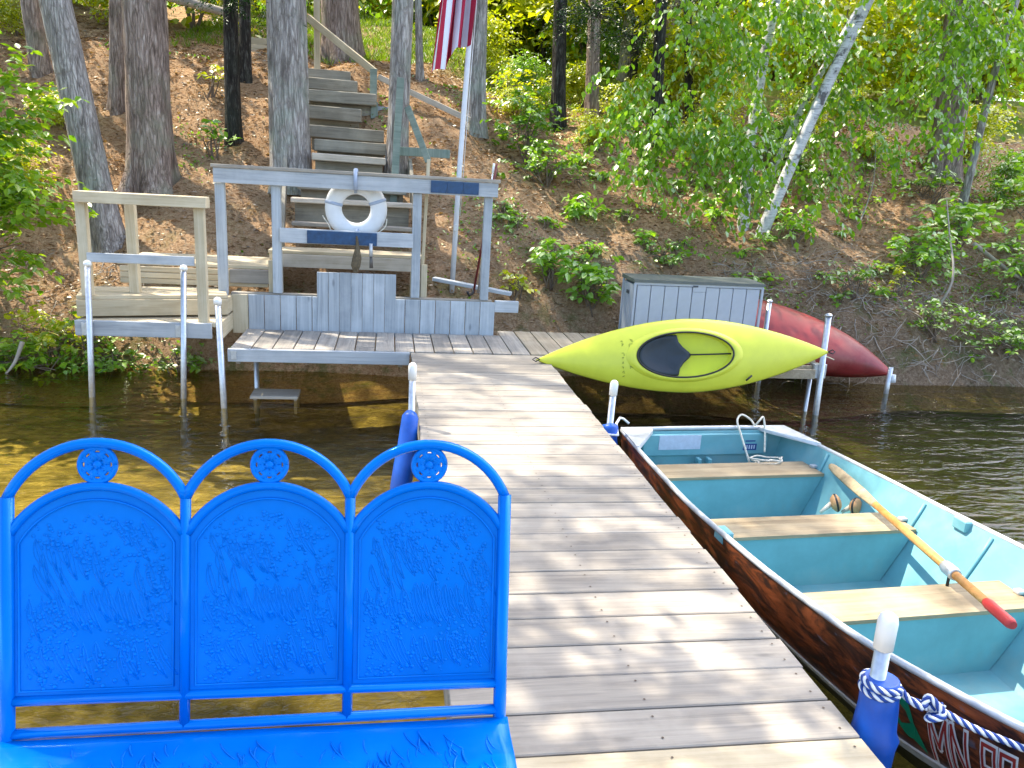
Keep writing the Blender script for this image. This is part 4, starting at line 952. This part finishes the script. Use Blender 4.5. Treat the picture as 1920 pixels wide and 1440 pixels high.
c1=pine_crown(0,8.0,15.5,3.6,15,.17,13,1); c2=pine_crown(1,7.5,14,3.0,15,.17,13,2); c4=pine_crown(5,6.2,14,5.2,34,.17,14,5); c3=pine_crown(2,6.5,11,2.4,16,.15,12,3)
def T(nm,lab,b,t,r,mat,cr,**k): return tree(nm,lab,b,t,r,r*.35,mat,cr,L_pine,**k)
T('pine_tree','large leaning pine at the left, rising behind the tan rail',(-3.38,10.36,.65),(-3.80,10.5,3.32),.185,bgrey,c4,seed=1)
T('pine_tree','broad pine with flared base between the tan rail and the grey railing',(-3.02,10.98,1.26),(-3.0,10.98,3.49),.265,bred,c1,seed=2,flare=.50)
T('pine_tree','slim brown pine just left of the broad flared pine',(-3.72,12.14,2.27),(-3.64,12.14,3.65),.11,bred,c3,seed=3)
T('pine_tree','thin dark lichen-spotted trunk between the two big pines',(-2.10,11.55,1.9),(-2.08,11.55,3.68),.10,bdark,None,seed=4,height=9)
T('pine_tree','dark trunk standing behind the lichen-spotted one',(-2.15,12.9,2.75),(-2.13,12.9,3.9),.085,bdark,c3,seed=5,height=12)
T('pine_tree','large grey pine rising in front of the hill stairs',(-1.28,11.0,1.49),(-1.32,11.0,3.66),.26,bgrey,c1,seed=6,flare=.22)
T('pine_tree','thick red-brown pine at the top of the stairs',(-.80,14.1,3.2),(-.86,14.1,4.2),.30,bred,c2,seed=7,flare=.4)
T('pine_tree','grey pine beside the green handrail post',(.07,11.0,1.56),(.11,11.0,3.75),.14,bgrey,c2,seed=8,flare=.25)
T('pine_tree','very slim trunk between the handrail pine and the flag',(.42,12.9,2.98),(.36,12.9,4.13),.055,bgrey,None,seed=9,height=9)
T('pine_tree','dark grey pine directly behind the flag',(1.20,12.05,2.33),(1.17,12.05,4.05),.145,bgrey,c2,seed=10)
T('pine_tree','dark trunk with pale foot, first one right of the flag',(2.66,13.16,2.48),(2.57,13.16,4.38),.115,bdark,c3,seed=11,height=12)
T('pine_tree','brown trunk second right of the flag',(3.37,13.82,2.69),(3.27,13.82,4.56),.115,bred,c3,seed=12,height=12)
T('pine_tree','dark trunk behind the upper birch leaves',(4.23,12.9,2.15),(4.11,12.9,4.39),.10,bdark,None,seed=13,height=10)
T('pine_tree','slim dark trunk left of the upright birch',(5.21,14.0,2.53),(4.92,14.0,4.64),.075,bdark,None,seed=14,height=10)
T('pine_tree','stout brown pine on the right bank',(8.72,11.95,2.12),(8.64,11.95,4.37),.235,bred,c1,seed=15)
T('pine_tree','thin brown trunk at the far left edge',(-4.85,12.65,2.69),(-4.92,12.65,3.64),.12,bred,c4,seed=16,height=12)
c5=pine_crown(8,4.9,10.5,5.0,28,.26,14,9,1.3)
T('added_shade_oak','broadleaf tree added mostly out of frame at the far left to dapple the dock',(-6.9,8.95,-.1),(-6.1,8.05,2.2),.20,bgrey,c5,seed=17,height=11)  # tree added for its shade: low crown over the water dapples the dock
# birches & sapling
def birch(label,pts,r,seed): 
    e=empty('birch_tree',pts[0],label,'birch','white birches on the bank'); trunk('trunk',pts,[r,r*.9,r*.8,r*.6,r*.4],bbirch,e,16,.25,40,seed,.03); return e
b1=birch('white birch leaning right over the bank',[(5.05,10.48,.98),(5.42,10.5,2.15),(5.80,10.5,3.25),(6.25,10.5,4.5),(7.0,10.3,7.5)],.088,31)
b2=birch('upright white birch behind the leaning one',[(4.88,10.62,1.02),(4.90,10.8,2.2),(4.98,10.9,3.3),(5.10,10.95,4.4),(5.5,10.9,8)],.078,32)
b3=birch('thin leaning birch stem beside the upper right leaves',[(5.6,11.6,1.7),(6.0,11.6,2.9),(6.6,11.6,4.2),(7.1,11.6,5.2),(7.9,11.6,7.4)],.055,33)
tree('sapling','thin grey sapling right of the stout brown pine',(8.44,10.98,1.53),(8.55,10.98,3.48),.058,.025,bgrey,None,height=6,seed=40,group=None,cat_='sapling',sides=12)
# birch foliage parented to the trees
def addfol(e,blobs,leaf,mat,L=14,twig=.55,droop=.6,wr=.7,shape=6,name='foliage'):
    st_=blob_starts(blobs,rng,.0); dr=rdir(len(st_),-.4,.3); dr[:,1]-=.25; dr[:,2]-=.15
    P=sprays(st_,dr,rng.uniform(.5,1.2,len(st_))*twig,L,leaf,droop,wr=wr,shape=shape,curl_=.9,spread=.6)
    me=leafmesh(name,*P,shape=shape,wr=wr); c=np.array(ORG[e.name]); co=np.empty(len(me.vertices)*3); me.vertices.foreach_get('co',co); me.vertices.foreach_set('co',(co.reshape(-1,3)-c).reshape(-1))
    linkmesh(name,me,mat,e,tuple(c))
    Ls=[]
    for i in rng.choice(len(st_),min(60,len(st_)),replace=False):
        a=Vector(st_[i]); dd=Vector(dr[i]).normalized()*twig; Ls.append(([a,a+dd*.5-Vector((0,0,.1*twig)),a+dd-Vector((0,0,.55*twig))],[.005,.004,.002]))
    tubes('twigs',Ls,mtwig,e,4)['kind']='stuff'
def px_blobs(L): return L
addfol(b2,[((3.55,10.2,2.35),(.85,.5,.55),60),((4.5,10.2,2.3),(.75,.5,.65),55),((3.3,10.6,3.0),(.6,.4,.4),18),((4.5,10.4,3.2),(.9,.5,.6),45),((3.1,10.0,1.95),(.45,.35,.3),18),((4.4,10.1,1.65),(.5,.4,.35),22),((4.3,10.3,4.3),(1.3,.6,.6),70),((3.0,10.4,2.6),(.6,.4,.4),26),((5.0,10.5,3.9),(.7,.4,.5),40),((3.9,10.3,3.7),(.7,.4,.4),36)],.088,L_bir)
addfol(b1,[((5.9,11.1,2.5),(.65,.4,.5),34),((6.4,11.1,3.0),(.8,.45,.6),50),((7.1,10.1,3.4),(.8,.5,.7),50),((6.0,11.1,3.7),(1.0,.5,.5),45),((6.2,11.1,1.95),(.4,.3,.3),14),((7.4,10.2,2.7),(.45,.3,.4),14),((6.9,10.2,4.6),(1.4,.7,.7),70),((5.1,11.1,1.75),(.35,.3,.3),12),((5.5,9.9,1.55),(.3,.3,.25),8),((7.8,10.3,3.9),(.7,.4,.5),40),((6.6,10.3,2.3),(.4,.3,.3),14)],.088,L_bir)
addfol(b3,[((7.9,10.9,4.2),(1.1,.5,.6),50),((8.7,10.8,3.7),(.9,.5,.6),36)],.09,L_bir)
# ------------------------------------------------------------------ shrubs on the bank
def g3(x,y,h=0): return (x,y,gz(x,y)+h)
def B(lab,x,y,r,n,leaf,mat,h=.25,name='shrub',cat_='shrub',grp=None,**k):
    b_=g3(x,y,-.03); return bush(name,lab,b_,[((x,y,b_[2]+h),r,n)],leaf,mat,cat_,group=grp,**k)
e=bush('shrub','large leafy shrub overhanging the bank at the left edge',g3(-4.7,9.5),[((-4.5,9.1,1.55),(.75,.4,.6),150),((-4.1,9.0,1.1),(.5,.3,.4),50),((-3.75,8.95,2.3),(.3,.25,.3),14),((-5.2,9.3,1.6),(.6,.4,.7),70),((-3.95,9.0,1.85),(.45,.35,.35),44),((-4.2,9.1,2.5),(.5,.35,.35),14),((-3.5,8.9,1.95),(.28,.25,.25),12),((-3.7,8.95,1.15),(.5,.3,.38),48),((-4.4,9.0,.8),(.6,.3,.35),50),((-5.0,9.2,2.3),(.6,.4,.5),30),((-4.6,9.3,3.2),(.7,.4,.35),26),((-4.9,9.4,2.7),(.5,.4,.5),36),((-4.3,9.0,.45),(.8,.3,.3),50)],.105,L_left,'shrub',L=10,twig=.38,stems=12)
B('light green shrub beside the tan landing post',-3.15,8.85,(.32,.25,.38),22,.085,L_left,.42,L=9,twig=.28)
B('yellow-green undergrowth between the left shrub and the landing',-3.55,9.0,(.5,.3,.35),52,.08,L_yel,.25,L=9,twig=.25)
B('low bush above the water at the left bank',-3.85,8.75,(.7,.22,.32),80,.08,L_left,.18,L=9,twig=.25)
B('leafy clump under the tan landing at the waterline',-3.0,8.75,(.45,.2,.25),44,.075,L_low,.15,L=9,twig=.22)
B('drooping bush in the lower left corner of the bank',-4.8,8.75,(.6,.25,.45),80,.085,L_left,.25,L=9,twig=.3)
B('shaded ferny growth beneath the stepped landing',-2.2,8.75,(.5,.2,.2),26,.07,L_mid,.15,L=9,twig=.22)
B('small maple sprout left of the thin dark trunk',-2.30,11.3,(.18,.15,.22),9,.11,L_low,.30,L=7,twig=.2)
B('yellow sprout uphill between the two big pines',-2.55,12.4,(.16,.12,.14),8,.09,L_yel,.3,L=7,twig=.2)
B('dense round bush right of the flagpole on the slope',1.95,11.7,(.55,.45,.50),70,.085,L_mid,.55,L=11,twig=.32)
B('lower spread of leaves under the round bush',2.1,11.1,(.50,.35,.25),34,.085,L_mid,.30,L=10,twig=.28)
B('bright maple seedling halfway up the bank right of the railing',2.52,10.5,(.28,.2,.2),18,.12,L_low,.18,L=7,twig=.2)
B('pale green maple clump left of the storage box',2.45,9.25,(.30,.2,.30),40,.115,L_low,.40,L=8,twig=.22)
B('maple clump on the bank beyond the right railing end',1.93,9.5,(.24,.18,.24),26,.11,L_low,.35,L=8,twig=.22)
B('yellow-green sprig at the right end of the railing',1.50,9.3,(.15,.14,.22),11,.085,L_yel,.25,L=7,twig=.18)
B('dark low leaves at the platform edge left of the storage box',2.3,8.95,(.35,.14,.12),26,.08,L_mid,.15,L=8,twig=.2)
B('ground-hugging plants at the back edge of the platform',1.75,8.95,(.4,.12,.10),22,.07,L_low,.10,L=8,twig=.18)
B('small green tuft to the right of the birch foot',5.45,10.25,(.25,.2,.15),14,.09,L_low,.22,L=8,twig=.2)
B('sparse green sprigs above the storage box',3.55,9.9,(.6,.3,.15),22,.075,L_mid,.15,L=8,twig=.2)
B('single bright sprig above the right box corner',4.6,9.65,(.16,.12,.1),7,.09,L_low,.15,L=7,twig=.16)
B('maple branch with light leaves on the right bank',8.0,10.3,(.65,.35,.28),46,.125,L_low,.45,L=8,twig=.28)
B('leafy shrub over the right bank above the roots',7.1,9.8,(.5,.3,.4),60,.10,L_low,.40,L=9,twig=.28)
B('bright shrub at the right edge of the bank',8.6,9.6,(.6,.35,.6),70,.10,L_low,.4,L=9,twig=.3)
B('green growth hanging over the water on the right',7.9,8.95,(.7,.25,.3),60,.08,L_mid,.22,L=9,twig=.25)
B('small plant on the bank right of the canoe',6.6,9.5,(.15,.12,.15),8,.08,L_yel,.25,L=7,twig=.15)
B('tuft near the foot of the stout brown pine',8.1,11.2,(.4,.3,.25),26,.09,L_mid,.3,L=9,twig=.25)
B('undergrowth left of the stout brown pine',6.4,12.6,(.5,.35,.3),30,.09,L_yel,.3,L=9,twig=.28)
B('bush behind the first dark trunk right of the flag',1.9,13.2,(.5,.35,.4),36,.085,L_yel,.4,L=9,twig=.28)
R=random.Random(88)
for i in range(80):
    x=R.uniform(1.3,9.4); yv=R.uniform(9.1,12.4)
    if 2.5<x<4.5 and yv<9.4: continue
    h=R.uniform(.06,.14); B('small green seedling scattered on the bank',x,yv,(.14,.10,.08),R.randint(4,9),R.uniform(.06,.11),R.choice([L_low,L_mid,L_low]),h,'seedling','seedling','seedlings on the bank',L=6,twig=.12,stems=2)
B('brownish green scrub on the right bank just above the water',6.9,9.05,(.5,.2,.28),40,.07,L_mid,.25,L=9,twig=.25)
B('green scrub behind the tip of the maroon canoe',6.0,9.4,(.35,.2,.3),22,.07,L_mid,.3,L=8,twig=.25)
B('big bright shrub filling the far right side of the bank',9.4,10.4,(.8,.5,.8),110,.10,L_low,.6,L=9,twig=.35)
# ------------------------------------------------------------------ background bushes and trees (shared meshes)
def gen_bush(seed,mat,leaf,n,rx,rz,L=10):
    rs=np.random.default_rng(seed); bl=[]
    for i in range(7): bl.append(((rs.uniform(-.6,.6)*rx,rs.uniform(-.4,.4)*rx,rz*(.35+rs.random()*.9)),(rx*rs.uniform(.35,.6),rx*.45,rz*rs.uniform(.25,.5)),n//7))
    st_=blob_starts(bl,rs,.2); dr=rdir(len(st_),-.2,.6,rs)
    me=leafmesh('foliage',*sprays(st_,dr,rs.uniform(.4,.9,len(st_)),L,leaf,.3,rs,wr=.6,shape=4),shape=4,wr=.6); me.materials.append(mat); return me
GB=[gen_bush(100+i,L_yel,.12,320,1.0,1.3) for i in range(3)]+[gen_bush(110,L_mid,.12,320,1.0,1.4)]
def stemmesh(seed,h,r):
    R=random.Random(seed); V=[];F=[]
    for q in range(5):
        d=Vector((R.uniform(-.5,.5),R.uniform(-.5,.5),h*R.uniform(.6,1))); v,f=tubeVF([(0,0,0),tuple(d*.5+Vector((0,0,.1))),tuple(d)],[r,r*.7,r*.3],5,True,False,1,len(V)); V+=v;F+=f
    me=bpy.data.meshes.new('stems'); me.from_pydata(V,[],F); me.materials.append(mtwig); return me
SM=[stemmesh(i,1.6,.02) for i in range(3)]
def inst(name,label,cat_,group,x,y,s,mf,ms,sz=1,rz=None,dz=-.05):
    e=empty(name,(x,y,gz(x,y)+dz),label,cat_,group); e.rotation_euler.z=random.uniform(0,6.28) if rz is None else rz; e.scale=(s,s,s*sz)
    for nm,me in (('foliage',mf),('stems',ms)):
        o=bpy.data.objects.new(nm,me); COL.objects.link(o); o.parent=e
    return e
R=random.Random(12)
for i in range(70):
    yv=14+ (i/70)**1.2*26; x=R.uniform(-.62*yv+2,.80*yv)
    if -3.0<x<2.2 and yv<21: continue
    if x>2.2 and yv<15.5 and i%2: continue
    inst('understory_bush','yellow-green bush in the sunlit woods on top of the hill','bush','understory bushes on the hilltop',x,yv,(R.uniform(.8,1.5) if yv>17 or x<2 else R.uniform(.5,.9))*(1+yv*.02),GB[R.choice([0,1,2,0,1,3])],SM[i%3],R.uniform(.9,1.4))
R=random.Random(31)
for i,(x,yv) in enumerate([(1.9,12.9),(2.3,14.0),(3.0,12.4),(3.9,13.4),(4.7,12.2),(5.4,13.0),(6.2,12.2),(7.0,13.1),(7.7,12.3),(9.6,12.6),(10.3,11.6),(9.4,11.4),(8.0,14.0),(3.4,14.8),(1.6,15.2),(5.8,14.6),(-6.2,12.4),(-5.6,13.8),(-4.2,14.6),(-6.4,10.8),(-4.7,10.6),(-5.4,11.4),(-4.3,11.8),(-5.2,10.2)]):
    inst('understory_bush',['low yellow-green bush on the upper slope between the trunks','leafy green bush on the upper slope between the trunks'][i%2],'bush','bushes on the upper slope '+'ab'[i%2],x,yv,R.uniform(.35,.6),GB[[0,3,1,0,2][i%5]],SM[i%3],R.uniform(.8,1.1))
def gen_crown(seed,mat,leaf,n,rx,z0,z1,L=10):
    rs=np.random.default_rng(seed); bl=[]
    for i in range(16):
        f=rs.random(); a=rs.uniform(0,6.28); q=rx*rs.uniform(.2,.9)*(1-.5*f); bl.append(((q*math.cos(a),q*math.sin(a),z0+(z1-z0)*f),(rx*rs.uniform(.25,.5),rx*rs.uniform(.25,.5),(z1-z0)*.09),n//16))
    st_=blob_starts(bl,rs,.2); dr=rdir(len(st_),-.3,.5,rs)
    me=leafmesh('crown',*sprays(st_,dr,rs.uniform(.5,1.1,len(st_)),L,leaf,.3,rs,wr=.6,shape=4),shape=4,wr=.6); me.materials.append(mat); return me
GC=[gen_crown(200,L_yel,.20,760,2.8,1.2,10),gen_crown(201,L_mid,.20,600,2.6,2.5,12),gen_crown(202,L_yel,.19,760,2.6,.9,8),gen_crown(203,L_dark,.22,600,2.0,2.2,13)]
def trunkmesh(seed,r,h,mat):
    R=random.Random(seed); pts=[(0,0,-.3),(R.uniform(-.1,.1),0,h*.3),(R.uniform(-.2,.2),R.uniform(-.2,.2),h*.6),(R.uniform(-.3,.3),0,h)]
    V,F=tubeVF(smoothP(pts,5),list(np.linspace(r,r*.35,16)),9); me=bpy.data.meshes.new('trunk'); me.from_pydata(V,[],F); me.materials.append(mat); me.polygons.foreach_set('use_smooth',[True]*len(me.polygons)); return me
GT=[trunkmesh(i,.09+.03*(i%3),11,[bdark,bred,bgrey][i%3]) for i in range(5)]
R=random.Random(5)
for i in range(86):
    yv=15.5+(i/86)**1.15*30; x=R.uniform(-.65*yv+1,.82*yv)
    if -3.5<x<2.5 and yv<24: continue
    bare=(-14<x<2 and yv<34) or (yv<24 and R.random()<.5)
    k=R.choice([0,0,1,2,2,2,3]) if x<12 else R.choice([0,2,2,0,1]); lab='bare slim trunk in the background woods' if bare else ['tall yellow-green tree in the background woods','mid green tree in the background woods','young bright green tree in the background woods','dark evergreen in the background woods'][k]
    e=empty('background_tree',(x,yv,gz(x,yv)-.1),lab,'tree','bare trunks in the background' if bare else 'background trees: '+['tall yellow-green','mid green','young bright green','dark evergreen'][k]); e.rotation_euler.z=R.uniform(0,6.28); s=R.uniform(.8,1.25); e.scale=(s,s,s)
    for nm,me in ((('trunk',GT[i%5]),) if bare else (('trunk',GT[i%5]),('crown',GC[k]))): o=bpy.data.objects.new(nm,me); COL.objects.link(o); o.parent=e
# far wood as one mass
rs=np.random.default_rng(77); n=9000; st_=np.stack([rs.uniform(-60,75,n),rs.uniform(46,60,n),rs.uniform(4,26,n)],1)
me=leafmesh('distant_woods',*sprays(st_,rdir(n,-.3,.5,rs),rs.uniform(1,2,n),9,.55,.3,rs,wr=.7,shape=4),shape=4,wr=.7); o=linkmesh('distant_woods',me,L_mid,None); tag(o,'far green woods behind the hilltop','woods',kind='stuff')
# dark evergreen boughs hanging into the top of the frame
def fir(lab,c,r,n,attach):
    e=empty('fir_bough',attach,lab,'branch'); st_=blob_starts([(c,r,n)],rng,.1); dr=rdir(n,-.5,.1)
    me=leafmesh('needles',*sprays(st_,dr,rng.uniform(.3,.6,n),22,.055,.35,wr=.25,shape=4,spread=.9,curl_=.1),shape=4,wr=.25); co=np.empty(len(me.vertices)*3); me.vertices.foreach_get('co',co); me.vertices.foreach_set('co',(co.reshape(-1,3)-np.array(attach)).reshape(-1)); linkmesh('needles',me,L_dark,e,attach)
    tubes('limb',[([Vector(attach),Vector(attach).lerp(Vector(c),.5)+Vector((0,0,.1)),Vector(c)],[.03,.02,.01])]+[([Vector(c),Vector(st_[i])],[.01,.004]) for i in range(0,n,5)],bdark,e,5)
fir('dark fir bough hanging between the trunks right of the flag',(2.95,12.6,4.15),(.75,.4,.38),110,(2.6,13.1,4.4))
fir('dark fir bough over the second trunk right of the flag',(3.6,12.9,3.9),(.5,.35,.3),60,(3.3,13.7,4.3))
fir('dark fir bough at the top left beside the large grey pine',(-1.95,11.2,3.75),(.55,.3,.18),80,(-2.1,11.5,4.2))
fir('dark fir bough at the top right between the birches',(4.5,12.4,4.4),(.7,.4,.35),80,(4.2,12.8,4.7))
# ------------------------------------------------------------------ loose ground cover (stuff)
def scatter(name,label,n,xr,yr,size,mat,lift=.01,flat=.35,wr=.5,shape=4,kind='stuff',cond=None,up=0):
    rs=np.random.default_rng(len(name)+n); x=rs.uniform(*xr,n); yv=rs.uniform(*yr,n)
    if cond is not None: k=cond(x,yv); x,yv=x[k],yv[k]
    P=np.stack([x,yv,ground(x,yv)+lift],1); D=rdir(len(x),-.2,.3,rs); D[:,2]+=up; Nn=np.tile([0,-.45,.9],(len(x),1))+rs.normal(0,flat,(len(x),3))
    o=linkmesh(name,leafmesh(name,P,D,Nn,size*rs.uniform(.5,1.3,len(x)),shape=shape,wr=wr),mat,None); tag(o,label,'ground cover',kind=kind); return o
mlit=leafmat('dry_leaf_litter',(.12,.06,.03),(.36,.23,.13),.6,.6)
mndl=leafmat('fallen_needles',(.16,.07,.03),(.40,.21,.10),.5,.6)
scatter('leaf_litter','dry brown leaf litter over the bank',26000,(-7,12),(8.85,16),.055,mlit,.012,.5,.6)
scatter('fallen_needles','fallen pine needles over the slope',60000,(-7,9),(8.9,15),.085,mndl,.012,.4,.06)
scatter('lawn_grass','sunlit grass on the hilltop',26000,(-3.5,4),(13.6,22),.13,L_grass,0,.5,.12,cond=lambda x,y:(y>14.2+.6*np.sin(x*2)),up=1.4)
scatter('bank_ground_cover','low green weeds in patches over the bank',26000,(-5.5,10.5),(8.9,13.5),.05,L_mid,.03,.6,.6,cond=lambda x,y:(np.sin(x*1.9+.6*y)+np.sin(y*2.7-x*.8)+.7*np.sin(x*4.1+y*3.3)+rng.normal(0,.5,len(x))>np.where(x<.8,1.75,.75)),up=.6)
rs=random.Random(9); Ls=[]
for i in range(900):
    x=rs.uniform(4.2,9.2) if i<760 else rs.uniform(-5.5,-2.6); yv=rs.uniform(8.75,10.1); z=gz(x,yv)+rs.uniform(.0,.08); p=Vector((x,yv,z)); d=Vector((rs.uniform(-1,1),rs.uniform(-.6,.0),rs.uniform(-.8,.4))).normalized(); L_=rs.uniform(.1,.5); P=[p]
    for q in range(4):
        p=p+d*L_/4; d=(d+Vector((rs.uniform(-.5,.5),rs.uniform(-.3,.3),rs.uniform(-.5,.3)))).normalized(); p.z=max(p.z,gz(p.x,p.y)+.01) if p.y>8.7 else p.z; P.append(p.copy())
    r=rs.uniform(.002,.007); Ls.append((P,[r,r,r*.8,r*.6,r*.3]))
o=tubes('exposed_roots',Ls,mdead,None,4); tag(o,'tangle of bare roots and twigs on the eroded bank','roots',kind='stuff')
for (P,r,lab) in (([(7.0,9.3,.2),(7.15,9.2,.7),(7.2,9.5,1.3),(7.3,9.8,1.7)],.018,'thin bare vertical stem right of the maroon canoe'),([(7.9,9.9,1.15),(8.5,9.7,.75),(8.8,9.6,.65)],.03,'short pale fallen branch on the right bank'),([(-4.35,8.85,1.0),(-4.05,8.8,.85),(-4.12,8.75,.45),(-4.05,8.72,.2)],.018,'pale bent root on the left bank'),([(-3.72,8.62,-.25),(-3.78,8.55,-.45),(-3.86,8.5,-.57)],.025,'white root stub at the left waterline'),([(6.6,10.6,1.3),(6.9,10.9,1.9),(7.0,11.2,2.6)],.012,'thin bare sapling stem on the right slope')):
    o=tube('bare_stem',smoothP(P,5),list(np.linspace(r,r*.4,(len(P)-1)*5+1)),mdead,None,7); tag(o,lab,'branch')
def zone(x,y):
    q=x/y
    for lim,t in ((-.30,'at the far left beyond the leaning pine'),(-.12,'behind the two big left pines'),(.02,'beyond the top of the stairs'),(.12,'behind the flag'),(.28,'behind the dark trunks right of the flag'),(.50,'behind the white birches'),(9,'beyond the stout right bank pine')):
        if q<lim: return t
def bankzone(x):
    for lim,t in ((2.6,'right of the railing'),(4.4,'above the storage box'),(5.6,'below the birches'),(7.2,'above the maroon canoe'),(8.4,'on the right bank'),(99,'at the far right edge')):
        if x<lim: return t
for o in list(S.objects):
    if o.parent is None and 'group' in o.keys():
        x,y=o.location.x,o.location.y; g_=o['group']
        far='nearer' if y<18 else ('set back' if y<26 else ('far' if y<34 else 'farthest'))
        if g_.startswith('understory') or g_.startswith('bushes on the upper') or g_.startswith('background trees') or g_.startswith('bare trunks'):
            ch=[c for c in o.children if c.name.startswith(('foliage','crown'))]; mt=ch[0].data.materials[0].name if ch else ''
            col={'sunlit_yellow_green_leaves':'yellow-green','fresh_green_leaves':'mid green','dark_fir_needles':'dark'}.get(mt,'bare')
            sz='small' if o.scale.x<.9 else ('medium' if o.scale.x<1.3 else 'large'); kind='bush' if 'bush' in o.name else ('trunk' if col=='bare' else 'tree')
            if kind!='bush': sz='slender' if o.scale.x<1.0 else 'tall'
            o['label']=f'{sz} {col} {kind}, {far} row, {zone(x,y)}'; o['group']='bushes in the hilltop woods' if kind=='bush' else 'background trees on the hilltop'
        elif g_.startswith('seedlings'):
            ht='low near the water' if y<9.8 else ('halfway up the slope' if y<11 else 'high near the crest')
            mt=[c for c in o.children if c.name.startswith('foliage')][0].data.materials[0].name
            o['label']=f"small {'lime' if 'low' in mt else 'mid'} green seedling {ht}, {bankzone(x)}"
print('TRIS',sum(len(o.data.loops)-2*len(o.data.polygons) for o in {x.data.name:x for x in S.objects if x.type=='MESH'}.values()))
